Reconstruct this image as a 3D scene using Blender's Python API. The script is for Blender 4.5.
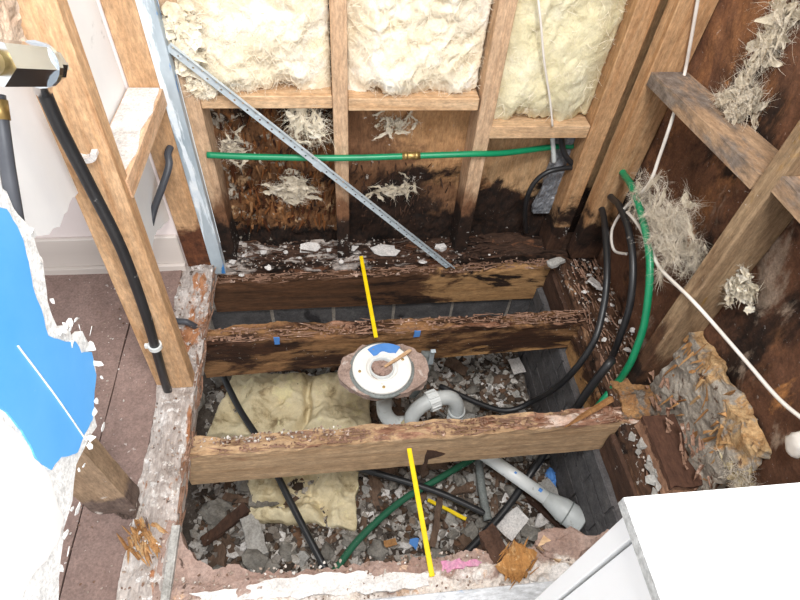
import bpy, bmesh, math, random
from mathutils import Vector, Matrix, noise

# ------------------------------------------------------------------ camera, light, exposure
scene = bpy.context.scene
for o in list(bpy.data.objects):
    bpy.data.objects.remove(o)
COL = scene.collection
PITCH, YAW, ROLL, FPX, CAMH = 0.873155, 0.175992, 0.094822, 560.0, 1.30
_cp, _sp, _cy, _sy = math.cos(PITCH), math.sin(PITCH), math.cos(YAW), math.sin(YAW)
FW = Vector((_sy*_cp, _cy*_cp, -_sp)); RT0 = Vector((_cy, -_sy, 0)); UP0 = RT0.cross(FW)
RT = RT0*math.cos(ROLL) + UP0*math.sin(ROLL); UP = UP0*math.cos(ROLL) - RT0*math.sin(ROLL)
CAM = Vector((0, 0, CAMH))
cd = bpy.data.cameras.new('camera'); cam = bpy.data.objects.new('camera', cd); COL.objects.link(cam)
cd.sensor_width = 36.0; cd.lens = 36.0*FPX/800.0; cd.clip_start = 0.02
cam.matrix_world = Matrix(((RT.x, UP.x, -FW.x, CAM.x), (RT.y, UP.y, -FW.y, CAM.y), (RT.z, UP.z, -FW.z, CAM.z), (0, 0, 0, 1)))
scene.camera = cam

w = bpy.data.worlds.new('world'); scene.world = w; w.use_nodes = True
w.node_tree.nodes['Background'].inputs[0].default_value = (0.93, 0.97, 1.0, 1)
w.node_tree.nodes['Background'].inputs[1].default_value = 0.8

def area(name, loc, target, size, power, col):
    l = bpy.data.lights.new(name, 'AREA'); l.shape = 'RECTANGLE'; l.size, l.size_y = size; l.energy = power; l.color = col
    o = bpy.data.objects.new(name, l); COL.objects.link(o); o.location = loc
    o.rotation_euler = (Vector(target)-Vector(loc)).to_track_quat('-Z', 'Y').to_euler()
    return o
area('ceiling_light', (0.10, -0.05, 2.35), (0.05, 0.6, 0), (0.6, 0.5), 34, (1.0, 0.985, 0.96))
area('window_daylight', (1.3, -1.5, 2.0), (-0.35, 0.8, 0.5), (1.0, 1.2), 50, (0.96, 0.98, 1.0))
vs = scene.view_settings
vs.view_transform = 'Standard'; vs.look = 'None'; vs.gamma = 1.0; vs.use_curve_mapping = False; vs.exposure = 0.55

def at(px, py, ax, val):
    """real point on the plane (axis ax = val) at the place the photo shows it"""
    d = RT*((px-400)/FPX) - UP*((py-300)/FPX) + FW
    return CAM + d*((val-CAM[ax])/d[ax])
X, Y, Z = 0, 1, 2
rng = random.Random(7)

# ------------------------------------------------------------------ materials
def C(h):
    h = h.lstrip('#'); o = []
    for i in (0, 2, 4):
        c = int(h[i:i+2], 16)/255; o.append(c/12.92 if c <= .04045 else ((c+.055)/1.055)**2.4)
    return (*o, 1)
def nd(nt, t, ins={}, **props):
    n = nt.nodes.new(t)
    for k, v in props.items(): setattr(n, k, v)
    for k, v in ins.items():
        s = n.inputs[k]
        if isinstance(v, bpy.types.NodeSocket): nt.links.new(v, s)
        else: s.default_value = v
    return n
def mixc(nt, f, a, b):
    return nd(nt, 'ShaderNodeMix', {0: f, 6: a, 7: b}, data_type='RGBA').outputs[2]
def pos(nt, st=(1, 1, 1), local=False):
    if local: s = nd(nt, 'ShaderNodeTexCoord').outputs['Object']
    else: s = nd(nt, 'ShaderNodeNewGeometry').outputs['Position']
    return nd(nt, 'ShaderNodeVectorMath', {0: s, 1: st}, operation='MULTIPLY').outputs[0]
def nse(nt, st, scale, detail=6, rough=.6, dist=0., local=False):
    return nd(nt, 'ShaderNodeTexNoise', {'Vector': pos(nt, st, local), 'Scale': scale, 'Detail': detail, 'Roughness': rough, 'Distortion': dist}).outputs[0]
MATS = {}
def surf(name, a, b, st=(1, 1, 1), scale=8., layers=(), bump=.3, bscale=None, rough=.8, metal=0., dist=.3, spec=.3, island=None, bdist=.004, trans=0., lo=.3, hi=.7, grit=None):
    """base colour a..b by stretched noise, then layers of stain / dust / paint with their own noise shapes, then bump"""
    m = bpy.data.materials.new(name); m.use_nodes = True; nt = m.node_tree; P = nt.nodes['Principled BSDF']
    f = nd(nt, 'ShaderNodeMapRange', {0: nse(nt, st, scale, 7, .65, dist), 1: lo, 2: hi}).outputs[0]
    c = mixc(nt, f, C(a), C(b))
    if island:
        r = nd(nt, 'ShaderNodeValToRGB', {0: nd(nt, 'ShaderNodeNewGeometry').outputs['Random Per Island']})
        el = r.color_ramp.elements; r.color_ramp.interpolation = 'CONSTANT'
        for i, h in enumerate(island):
            e = el[i] if i < 2 else el.new(i/len(island))
            e.position = i/len(island); e.color = C(h)
        c = nd(nt, 'ShaderNodeMix', {0: 1.0, 6: r.outputs[0], 7: c}, data_type='RGBA', blend_type='MULTIPLY').outputs[2]
    for L in layers:
        n = nse(nt, L.get('st', (1, 1, 1)), L.get('scale', 6.), L.get('detail', 7), L.get('rough', .65), L.get('dist', .4))
        v = n
        if 'vec' in L:
            d = nd(nt, 'ShaderNodeVectorMath', {0: pos(nt), 1: L['vec']}, operation='DOT_PRODUCT').outputs['Value']
            v = nd(nt, 'ShaderNodeMath', {0: v, 1: d}, operation='ADD').outputs[0]
        v = nd(nt, 'ShaderNodeMath', {0: v, 1: L.get('off', 0.)}, operation='ADD').outputs[0]
        k = nd(nt, 'ShaderNodeMapRange', {0: v, 1: L.get('lo', .5), 2: L.get('hi', .58)}, interpolation_type='SMOOTHSTEP').outputs[0]
        if L.get('op', 1) != 1: k = nd(nt, 'ShaderNodeMath', {0: k, 1: L['op']}, operation='MULTIPLY').outputs[0]
        g = nd(nt, 'ShaderNodeMapRange', {0: nse(nt, L.get('cst', (1, 1, 1)), L.get('cs', 30.), 6, .7), 1: .35, 2: .65}).outputs[0]
        c = mixc(nt, k, c, mixc(nt, g, C(L['a']), C(L.get('b', L['a']))))
    gr = grit if grit is not None else (0 if bump <= .12 else .16 if spec <= .05 else .42)
    if gr:
        v = nd(nt, 'ShaderNodeMapRange', {0: nse(nt, [1 if k == 1 else .25 for k in st] if min(st) < .5 else (1, 1, 1), 170., 5, .8), 1: .32, 2: .68, 3: 1-gr, 4: 1+gr*.35}).outputs[0]
        v2 = nd(nt, 'ShaderNodeMapRange', {0: nse(nt, (1, 1, 1), 32., 5, .7), 1: .3, 2: .7, 3: 1-gr*.5, 4: 1+gr*.25}).outputs[0]
        v = nd(nt, 'ShaderNodeMath', {0: v, 1: v2}, operation='MULTIPLY').outputs[0]
        c = nd(nt, 'ShaderNodeVectorMath', {0: c, 1: v}, operation='MULTIPLY').outputs[0]
    nt.links.new(c, P.inputs['Base Color'])
    P.inputs['Roughness'].default_value = rough; P.inputs['Metallic'].default_value = metal
    P.inputs['Specular IOR Level'].default_value = spec
    if trans: P.inputs['Transmission Weight'].default_value = trans
    if bump:
        h = nse(nt, st, bscale or scale*2.5, 8, .7)
        nt.links.new(nd(nt, 'ShaderNodeBump', {'Strength': bump, 'Distance': bdist, 'Height': h}).outputs[0], P.inputs['Normal'])
    MATS[name] = m
    return m

GX, GY, GZ = (.05, 1, 1), (1, .05, 1), (1, 1, .05)      # grain directions
DUST = dict(a='#c9bfb6', b='#e6dfd8', scale=70, lo=.63, hi=.69, rough=.8)
def charcoal(vec, off, lo=.5, hi=.62, scale=5, **k): return dict(a='#17110e', b='#3a271d', vec=vec, off=off, lo=lo, hi=hi, scale=scale, cs=40, **k)
clean_z = surf('framing timber upright', '#dab48e', '#c0946a', GZ, 70, bump=.2, rough=.7,
               layers=[dict(a='#a8754c', b='#b98558', st=GZ, scale=45, lo=.56, hi=.68, op=.55), dict(a='#8f5c38', b='#a06c44', st=(1, 1, .12), scale=9, lo=.66, hi=.70, op=.6)])
clean_x = surf('framing timber lengthwise', '#e0c09c', '#c79c72', GX, 70, bump=.15, rough=.7)
clean_y = surf('framing timber crosswise', '#e6c4a4', '#d0a27c', GY, 70, bump=.15, rough=.7)
stud_rot = surf('stud rotten at the foot', '#dcbc9c', '#c09a78', GZ, 70, bump=.3, rough=.8, layers=[
    dict(a='#6d4a33', b='#8a6247', vec=(0, 0, -2.6), off=.75, lo=.5, hi=.75, scale=9, st=(1, 1, .4)),
    charcoal((0, 0, -4.5), .82, .5, .7, 12, st=(1, 1, .5)), dict(a='#b9b5b0', b='#e0dcd6', scale=60, vec=(0, 0, -.5), off=.02, lo=.60, hi=.66)])
post_rot = surf('corner post rotten at the foot', '#d2ab82', '#b3845a', GZ, 60, bump=.3, rough=.8, layers=[
    dict(a='#96683f', b='#a87a50', scale=10, st=(1, 1, .1), lo=.55, hi=.66, op=.6),
    charcoal((0, 0, -2.4), .50, .5, .72, 14), dict(a='#a9a6a4', b='#d8d4ce', scale=30, vec=(0, 0, -.9), off=.03, lo=.56, hi=.62),
    dict(a='#3a2820', b='#5c4030', vec=(0, 0, -6), off=.42, lo=.5, hi=.68, scale=18)])
grey_stud = surf('weathered grey brown stud', '#b59a7a', '#8c7055', GZ, 60, bump=.5, rough=.85, layers=[
    dict(a='#5e4430', b='#77573d', scale=8, st=(1, 1, .2), lo=.5, hi=.62), dict(a='#8a6a3a', b='#b08a55', scale=12, st=(1, 1, .3), lo=.60, hi=.66),
    dict(a='#4e3526', b='#6d4c36', vec=(0, 0, -1.6), off=.42, lo=.5, hi=.66, scale=9, st=(1, 1, .4)), charcoal((0, 0, -3), .40, .5, .65, 8), DUST])
grey_nog = surf('weathered nog', '#c2a283', '#9c7c60', GY, 60, bump=.3, rough=.85, layers=[dict(a='#6e5f55', b='#958980', scale=9, st=(1, .3, 1), lo=.5, hi=.6), DUST])
joist_front = surf('front joist timber', '#cbab88', '#ae8a66', GX, 60, bump=.35, rough=.85, layers=[
    dict(a='#75492f', b='#94664a', scale=7, st=(.35, 1, 1), lo=.57, hi=.66, op=.75),
    dict(a='#6b3f2a', b='#b58a72', vec=(0, 0, 11), off=-.05, lo=.5, hi=.6, scale=22, st=(.3, 1, 1), cs=60, cst=(.2, 1, 1)),
    dict(a='#e8d6c8', b='#c9a08a', vec=(0, 0, 9), off=-.08, lo=.58, hi=.66, scale=34, st=(.4, 1, 1))])
joist_mid = surf('middle joist timber', '#ab8258', '#80583a', GX, 50, bump=.6, rough=.85, layers=[
    dict(a='#2a1a12', b='#4d3120', scale=4.5, st=(.5, 1, 1.6), lo=.44, hi=.54, cs=40, cst=(.15, 1, 1)),
    dict(a='#c69a68', b='#a97c4c', scale=5, st=(.6, 1, 1.5), vec=(.35, 0, -3.2), off=-.5, lo=.52, hi=.58, cst=(.1, 1, 1)),
    dict(a='#7a4c34', b='#b48c74', vec=(0, 0, 12), off=-.02, lo=.55, hi=.65, scale=25, st=(.3, 1, 1), cs=60, cst=(.2, 1, 1)), DUST])
joist_back = surf('rim joist timber', '#6d4a32', '#453022', GX, 45, bump=.7, rough=.85, layers=[
    dict(a='#c09668', b='#a37a50', scale=3.6, st=(.6, 1, 1.4), vec=(.34, 0, 0), off=-.09, lo=.5, hi=.56, cst=(.1, 1, 1)),
    charcoal((0, 0, 0), 0, .55, .6, 5, st=(.5, 1, 2)), dict(a='#ece6e0', b='#bfae9f', vec=(-.18, 0, 4), off=.0, lo=.57, hi=.62, scale=30, cs=50)])
plate_rot = surf('rotten bottom plate', '#5c4234', '#33251d', GX, 40, bump=1., bdist=.008, rough=.9, layers=[
    charcoal((0, 0, 0), 0, .5, .56, 12, st=(.5, 1, 1)), dict(a='#8a5f45', b='#6d4631', scale=18, st=(.4, 1, 1), lo=.57, hi=.63),
    dict(a='#e9e0da', b='#bfae a2'.replace(' ', ''), scale=16, st=(.6, 1, 1), vec=(-.2, 0, 0), off=.01, lo=.53, hi=.62)])
sill_rot = surf('rotten right sill', '#75543f', '#46332a', GY, 40, bump=1., bdist=.01, rough=.9, layers=[
    dict(a='#9c6e4d', b='#c39a78', scale=16, st=(1, .3, 1), lo=.57, hi=.64), charcoal((0, 0, 0), 0, .53, .6, 8), dict(a='#e9e4de', b='#bdb2a8', scale=42, lo=.60, hi=.64)])
plate_left = surf('dusty left plate', '#cfc4bd', '#a89a92', GY, 26, bump=1., bdist=.006, rough=.95, layers=[
    dict(a='#e9e2dd', b='#cfc4bd', scale=9, lo=.5, hi=.6), dict(a='#9c6848', b='#c08a64', scale=11, st=(1, .3, 1), lo=.58, hi=.63),
    dict(a='#4a3d36', b='#6e5d54', scale=24, lo=.61, hi=.66), dict(a='#f5f1ee', b='#e4dcd7', scale=50, lo=.58, hi=.64)])
far_a = surf('sheathing burnt orange and black', '#8f6440', '#573a28', (1, 1, .4), 22, bump=1., bdist=.014, rough=.9, dist=1.2, layers=[
    dict(a='#b07a4c', b='#94643c', scale=14, st=(1, 1, .35), lo=.52, hi=.62), dict(a='#d6b48c', b='#bb9064', scale=26, lo=.59, hi=.66, st=(1, 1, .4)),
    charcoal((0, 0, 1.1), -.44, .52, .60, 9), charcoal((0, 0, -6), .36, .5, .66, 14), charcoal((0, 0, 0), 0, .60, .66, 16, st=(1, 1, .6)), dict(a='#cfc4b4', b='#a89c8c', scale=26, vec=(-.3, 0, .1), off=-.05, lo=.60, hi=.66)])
far_b = surf('sheathing stained brown', '#8f684a', '#64442f', (1, 1, .25), 18, bump=.7, rough=.88, layers=[
    dict(a='#c0956a', b='#a87c54', vec=(1.4, 0, .9), off=-.60, lo=.46, hi=.6, scale=6, cst=(1, 1, .2)),
    charcoal((-.25, 0, -1.3), .42, .5, .64, 6), charcoal((0, 0, -6), .62, .5, .66, 9),
    dict(a='#d9d2c8', b='#a79d92', scale=22, st=(1, 1, 1), lo=.64, hi=.68)])
far_c = surf('sheathing pale plywood', '#d2ad84', '#b58c62', GZ, 50, bump=.35, rough=.85, layers=[
    dict(a='#80502f', b='#9a6a42', vec=(-.6, 0, -1.4), off=.58, lo=.5, hi=.62, scale=7), charcoal((0, 0, -3.2), .68, .5, .64, 9), DUST])
right_sh = surf('right sheathing stained', '#7d5640', '#593b2b', (1, .6, .6), 12, bump=.8, rough=.9, dist=1., layers=[
    dict(a='#a5734c', b='#8a5c3c', scale=5, lo=.52, hi=.64, st=(1, .8, .5)), charcoal((0, 0, 0), 0, .50, .62, 4.5, st=(1, .9, .55)),
    dict(a='#b9a592', b='#94806e', scale=11, st=(1, .8, .4), lo=.58, hi=.68, op=.75), dict(a='#c98e58', b='#a87044', scale=9, st=(1, .8, .5), lo=.62, hi=.7), DUST])
crumb_wood = surf('crumbling wood', '#b48f7a', '#84634f', (.4, 1, 1), 30, bump=1., rough=.95, layers=[dict(a='#e6d2c4', b='#c79f88', scale=24, lo=.57, hi=.64), dict(a='#4a2c1e', b='#6b4230', scale=20, lo=.6, hi=.66)])
splinter = surf('fresh splintered wood', '#deba8c', '#c0925e', GZ, 30, bump=.5, rough=.8, island=['#ffffff', '#e6d6c8', '#ccb7a6', '#f5e6d6'])
crumb_wood2 = surf('torn veneer', '#a87c54', '#7a5638', GZ, 40, bump=.6, rough=.9, island=['#ffffff', '#c9a888', '#8a6a54', '#e8cba8', '#5c4436'])
dark_wood = surf('dark damp wood', '#5d4335', '#3c2a22', (1, .2, 1), 24, bump=.8, rough=.9, layers=[DUST])
brown_block = surf('brown block', '#6a4a3a', '#4c3329', GY, 20, bump=.5, rough=.9, layers=[dict(a='#b18a70', b='#8c6650', vec=(0, 0, -14), off=.65, lo=.5, hi=.6, scale=20)])
grey_rot = surf('grey decayed ply', '#bfb5a8', '#90867a', (1, .6, 1), 14, bump=1., bdist=.008, rough=.95, layers=[
    dict(a='#b98e60', b='#d8b78a', scale=16, vec=(0, -.3, 1.2), off=-.07, st=(1, 1, .35), cs=60, cst=(1, 1, .15), lo=.5, hi=.58), dict(a='#4a352a', b='#6d4c38', scale=15, lo=.58, hi=.64), DUST])
stump_mat = surf('weathered stump', '#b3987c', '#8d735b', GZ, 20, bump=.5, rough=.9, layers=[dict(a='#5d4c44', b='#7c6a60', vec=(0, 0, -4), off=.62, lo=.5, hi=.62, scale=8), dict(a='#d8cfc6', b='#bfb2a6', scale=14, lo=.58, hi=.64)])
kraft = surf('brown floor sheet', '#9c837a', '#866d64', (1, 1, 1), 5, bump=.4, rough=.75, spec=.4, layers=[
    dict(a='#5f4a44', b='#6f5750', scale=3.5, lo=.58, hi=.7, op=.6), dict(a='#e6ddd8', b='#cfc2bc', scale=60, lo=.65, hi=.69)])
plaster_floor = surf('broken pinkish plaster bed', '#b79f94', '#97796c', (1, 1, 1), 10, bump=.8, rough=.95, layers=[
    dict(a='#f0e9e3', b='#e2d2c4', scale=7, st=(.7, 1, 1), vec=(0, -3.4, 0), off=1.04, lo=.5, hi=.58), dict(a='#cfa585', b='#d9bda6', scale=12, lo=.58, hi=.64), dict(a='#6a544a', b='#54423a', scale=30, lo=.62, hi=.67)])
plaster_white = surf('white plaster', '#f3efec', '#dcd5d0', scale=14, bump=.4, rough=.95)
plaster_grey = surf('grey plaster flake', '#c4c1bc', '#96928c', scale=24, bump=.5, rough=.95)
lining_white = surf('white lining board', '#f0f0f0', '#e6e6e8', scale=5, bump=.1, rough=.8, layers=[dict(a='#b9babb', b='#d4d5d6', scale=6, lo=.66, hi=.71)])
lining_pink = surf('bare gypsum board', '#efe4e1', '#e5d7d3', scale=4, bump=.1, rough=.9)
paper_white = surf('torn paper face', '#f8f7f5', '#ebeae8', scale=30, bump=.4, rough=.95)
blue_paint = surf('blue paint', '#4f9fe6', '#68b0ee', scale=3, bump=.05, rough=.5, layers=[dict(a='#9cc6ee', b='#7fb4e8', scale=30, lo=.66, hi=.72)])
trim_paint = surf('trim paint', '#ded4cc', '#cdc2ba', GX, 10, bump=.1, rough=.6)
wool = surf('cream glass wool', '#f6ecd8', '#e8d8b8', scale=9, bump=.7, bscale=110, bdist=.004, rough=1., spec=.05, layers=[dict(a='#fdf9f0', b='#f8efdc', scale=12, lo=.48, hi=.62)])
wool_y = surf('yellow glass wool', '#ece3c4', '#ddd1a6', scale=9, bump=.6, bscale=110, bdist=.004, rough=1., spec=.05, layers=[dict(a='#f0ead0', b='#e9e0bc', scale=10, lo=.5, hi=.62)])
wool_old = surf('old dirty glass wool', '#e8dcbc', '#d2c098', scale=9, bump=.8, bscale=50, rough=1., spec=.05, layers=[dict(a='#a3906e', b='#857358', scale=9, lo=.53, hi=.68), dict(a='#4a4032', scale=50, lo=.68, hi=.7), dict(a='#e8dcb0', scale=12, lo=.56, hi=.64)])
wool_d = surf('dull torn wool', '#ddd2be', '#c2b49c', scale=14, bump=.9, bscale=90, rough=1., spec=.05, layers=[dict(a='#efe6d6', b='#e2d6c2', scale=20, lo=.52, hi=.62), dict(a='#8f7f6c', b='#a89884', scale=18, lo=.6, hi=.68)])
wisp = surf('loose wool strands', '#f6eddc', '#e9dcc2', scale=20, bump=0, rough=1., spec=.05)
wisp_old = surf('greyish wool strands', '#e4dacb', '#cdbfab', scale=20, bump=0, rough=1., spec=.05)
green_p = surf('green pipe', '#128a5c', '#0f7650', scale=12, bump=.05, rough=.35, spec=.5)
green_d = surf('dusty green pipe', '#1d5a40', '#2c6148', scale=20, bump=.1, rough=.6, layers=[DUST])
black_p = surf('black pipe', '#1d1d1f', '#2a2a2c', scale=14, bump=.05, rough=.4, spec=.5, layers=[dict(a='#8a8886', b='#6a6866', scale=60, lo=.66, hi=.7)])
grey_p = surf('dark grey pipe', '#4a4c52', '#3c3e44', scale=14, bump=.05, rough=.45, spec=.5)
white_c = surf('white cable', '#ebe5de', '#d9d0c6', scale=20, bump=.05, rough=.5)
pvc = surf('pale grey plastic', '#c6c9c8', '#aeb2b1', scale=14, bump=.05, rough=.45, spec=.5, layers=[dict(a='#8d8a84', b='#a19c92', scale=18, lo=.6, hi=.66, op=.7)])
pvc_w = surf('white plastic pipe', '#dcdedd', '#c9cccb', scale=14, bump=.05, rough=.4, spec=.5, layers=[dict(a='#9a978f', scale=30, lo=.64, hi=.68)])
pvc_d = surf('dusty grey plastic', '#8c908e', '#767b79', scale=20, bump=.2, rough=.6, layers=[DUST])
flange_w = surf('white flange plastic', '#f0eeea', '#dedad4', scale=12, bump=.1, rough=.5, layers=[dict(a='#a88a6c', b='#c2aa92', scale=26, lo=.64, hi=.69)])
galv = surf('galvanised steel', '#c8d2d8', '#aab6be', scale=30, bump=.1, rough=.45, metal=.15, spec=.5, layers=[dict(a='#d8e4ec', b='#c4d2dc', scale=20, lo=.58, hi=.66)])
galv_b = surf('galvanised angle with blue paint', '#bcc8d0', '#8f9da8', (1, 1, .3), 18, bump=.1, rough=.45, metal=.1, layers=[
    dict(a='#4f90d0', b='#3f7fc4', scale=11, st=(1, 1, .3), lo=.57, hi=.60), dict(a='#eef4f8', b='#d6e2ec', scale=14, st=(1.5, 1, .2), lo=.50, hi=.56)])
chrome = surf('chrome', '#d4d8dc', '#b8bec4', scale=5, bump=0, rough=.16, metal=1.)
brass = surf('brass', '#bfa36a', '#a08450', scale=8, bump=0, rough=.42, metal=.8)
foil = surf('grey membrane', '#9a9ca2', '#6d7076', scale=26, bump=1., rough=.5, spec=.6, layers=[dict(a='#d6d8dc', b='#b9bcc2', scale=18, lo=.58, hi=.62)])
cab_white = surf('white cabinet', '#f0f0f0', '#ededed', scale=3, bump=0, rough=.35, spec=.4)
cab_edge = surf('speckled edge', '#dcdcda', '#b4b4b2', scale=160, bump=.4, bscale=200, rough=.7)
yellow = surf('yellow plastic', '#f2d312', '#e0bd08', scale=20, bump=.05, rough=.45)
tape_blue = surf('blue tape', '#5a8fd2', '#4a7fc4', scale=20, bump=.1, rough=.7)
pink_p = surf('pink marking', '#dd86b2', '#cfa8b4', scale=50, bump=.3, rough=.9)
brick_m = surf('dark foundation brick', '#6b6868', '#4d4b4d', scale=20, bump=.7, rough=.85, layers=[dict(a='#83817f', b='#6f6c6b', scale=9, lo=.58, hi=.68), dict(a='#2c2a2c', b='#383538', scale=7, lo=.58, hi=.66)])
mortar_m = surf('mortar', '#b5aca2', '#938a80', scale=30, bump=.6, rough=.95)
mortar_d = surf('dark mortar', '#6f6b6b', '#545152', scale=30, bump=.6, rough=.95)
soil = surf('soil and dust', '#7a7067', '#544a43', scale=14, bump=1., bdist=.01, rough=1., layers=[dict(a='#7d746b', b='#5f564f', scale=8, lo=.52, hi=.6), dict(a='#b5afa8', b='#8d867e', scale=45, lo=.6, hi=.65)])
chips = surf('rubble chips', '#ffffff', '#c9c2bb', scale=40, bump=.4, rough=.95, island=['#b5afa9', '#6e5a4a', '#dbd7d2', '#52463d', '#978575', '#c9c4bd', '#6b645e', '#aaa49e', '#876853', '#eeebe7', '#51473f', '#979089', '#bfb9b2', '#d2cdc7'])
dust_bits = surf('pale crumbs', '#ffffff', '#e2dbd4', scale=40, bump=.3, rough=.95, island=['#d9d0c8', '#c2b2a6', '#f2ede8', '#a88f80', '#8a6e5e', '#b5a294'])
stone_m = surf('grey stone', '#9a958d', '#706b64', scale=18, bump=.8, rough=.95, layers=[dict(a='#bdb7ae', b='#a8a198', scale=9, lo=.55, hi=.62)])
bark = surf('brown wood chip', '#7d6656', '#574539', (1, .3, 1), 26, bump=.7, rough=.9)

# ------------------------------------------------------------------ geometry helpers
def wpos(o):
    v = Vector(o.location)
    while o.parent: o = o.parent; v += Vector(o.location)
    return v
def tag(o, label=None, cat=None, group=None, kind=None):
    if label: o['label'] = label
    if cat: o['category'] = cat
    if group: o['group'] = group
    if kind: o['kind'] = kind
    return o
def thing(name, label, cat, loc, group=None):
    o = bpy.data.objects.new(name, None); COL.objects.link(o); o.location = loc; o.empty_display_size = .05
    return tag(o, label, cat, group)
def obj(name, geo, mat, parent=None, label=None, cat=None, group=None, kind=None, smooth=False):
    vs_, fs = geo
    lo = Vector((min(v[i] for v in vs_) for i in range(3))); hi = Vector((max(v[i] for v in vs_) for i in range(3)))
    org = Vector(((lo.x+hi.x)/2, (lo.y+hi.y)/2, lo.z))
    me = bpy.data.meshes.new(name); me.from_pydata([Vector(v)-org for v in vs_], [], fs); me.validate(); me.update()
    if smooth: me.polygons.foreach_set('use_smooth', [True]*len(me.polygons))
    me.materials.append(mat)
    o = bpy.data.objects.new(name, me); COL.objects.link(o)
    if parent: o.parent = parent; o.location = org - wpos(parent)
    else: o.location = org
    return tag(o, label, cat, group, kind)
def join(*gs):
    V, F = [], []
    for v, f in gs:
        n = len(V); V += list(v); F += [[i+n for i in q] for q in f]
    return V, F
def xf(g, M): return [M @ Vector(v) for v in g[0]], g[1]
def bmgeo(bm):
    bm.normal_update(); bm.verts.index_update()
    g = [v.co.copy() for v in bm.verts], [[v.index for v in f.verts] for f in bm.faces]; bm.free(); return g
def box(lo, hi, bev=.002):
    bm = bmesh.new(); bmesh.ops.create_cube(bm, size=1)
    lo, hi = Vector(lo), Vector(hi); c = (lo+hi)/2; s = hi-lo
    for v in bm.verts: v.co = Vector((v.co.x*s.x+c.x, v.co.y*s.y+c.y, v.co.z*s.z+c.z))
    if bev: bmesh.ops.bevel(bm, geom=list(bm.edges), offset=bev, segments=1, affect='EDGES')
    return bmgeo(bm)
def lumber(c0, c1, sx, sy, bev=.002, n=1):
    """upright timber whose centre runs c0 -> c1, section sx by sy"""
    g = box((-sx/2, -sy/2, 0), (sx/2, sy/2, 1), bev=0)
    bm = bmesh.new(); vv = [bm.verts.new(v) for v in g[0]]
    for f in g[1]: bm.faces.new([vv[i] for i in f])
    c0, c1 = Vector(c0), Vector(c1)
    for v in bm.verts: p = c0.lerp(c1, v.co.z); v.co = Vector((p.x+v.co.x, p.y+v.co.y, p.z))
    bmesh.ops.bevel(bm, geom=list(bm.edges), offset=bev, segments=1, affect='EDGES')
    return bmgeo(bm)
def surf_box(lo, hi, n, fn=None):
    lo, hi = Vector(lo), Vector(hi); nx, ny, nz = n; ids = {}; V = []; F = []
    def vid(i, j, k):
        if (i, j, k) not in ids:
            p = Vector((lo.x+(hi.x-lo.x)*i/nx, lo.y+(hi.y-lo.y)*j/ny, lo.z+(hi.z-lo.z)*k/nz))
            ids[(i, j, k)] = len(V); V.append(fn(p, (i/nx, j/ny, k/nz)) if fn else p)
        return ids[(i, j, k)]
    for i in range(nx):
        for j in range(ny):
            F.append([vid(i, j, 0), vid(i, j+1, 0), vid(i+1, j+1, 0), vid(i+1, j, 0)])
            F.append([vid(i, j, nz), vid(i+1, j, nz), vid(i+1, j+1, nz), vid(i, j+1, nz)])
    for i in range(nx):
        for k in range(nz):
            F.append([vid(i, 0, k), vid(i+1, 0, k), vid(i+1, 0, k+1), vid(i, 0, k+1)])
            F.append([vid(i, ny, k), vid(i, ny, k+1), vid(i+1, ny, k+1), vid(i+1, ny, k)])
    for j in range(ny):
        for k in range(nz):
            F.append([vid(0, j, k), vid(0, j, k+1), vid(0, j+1, k+1), vid(0, j+1, k)])
            F.append([vid(nx, j, k), vid(nx, j+1, k), vid(nx, j+1, k+1), vid(nx, j, k+1)])
    return V, F
def nv(p, s, sd=0):
    q = Vector(p)*s + Vector((sd*3.1, sd*1.7, -sd*2.3))
    return noise.noise_vector(q) + .5*noise.noise_vector(q*2.3) + .25*noise.noise_vector(q*5.1)
def n1(p, s, sd=0): return noise.fractal(Vector(p)*s + Vector((sd*3.1, sd*1.7, -sd*2.3)), .8, 2.1, 5)
def ss(a, b, x):
    t = min(1, max(0, (x-a)/(b-a))); return t*t*(3-2*t)
def ragged(poly, step, amp, sd, keep=()):
    """subdivide a 2-D outline and make it ragged; edges whose index is in keep stay straight"""
    out = []
    for i, a in enumerate(poly):
        b = poly[(i+1) % len(poly)]; L = math.dist(a, b); n = 1 if i in keep else max(1, int(L/step))
        for k in range(n):
            t = k/n; x, y = a[0]+(b[0]-a[0])*t, a[1]+(b[1]-a[1])*t
            if i not in keep or k:
                d = nv((x, y, sd), .35/step, sd)*amp; x += d.x; y += d.y
            out.append((x, y))
    return out
def prism(poly, ax, d0, d1):
    """outline in the two other axes, extruded along ax between d0 and d1"""
    def P(p, d): return {0: Vector((d, p[0], p[1])), 1: Vector((p[0], d, p[1])), 2: Vector((p[0], p[1], d))}[ax]
    n = len(poly); V = [P(p, d0) for p in poly]+[P(p, d1) for p in poly]
    F = [list(range(n))[::-1], list(range(n, 2*n))]+[[i, (i+1) % n, n+(i+1) % n, n+i] for i in range(n)]
    return V, F
def crom(pts, k=8):
    P = [Vector(p) for p in pts]; out = []
    for i in range(len(P)-1):
        a, b, c, d = P[max(i-1, 0)], P[i], P[i+1], P[min(i+2, len(P)-1)]
        for s in range(k):
            t = s/k; out.append(.5*((2*b)+(c-a)*t+(2*a-5*b+4*c-d)*t*t+(3*b-a-3*c+d)*t**3))
    return out+[P[-1]]
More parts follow.
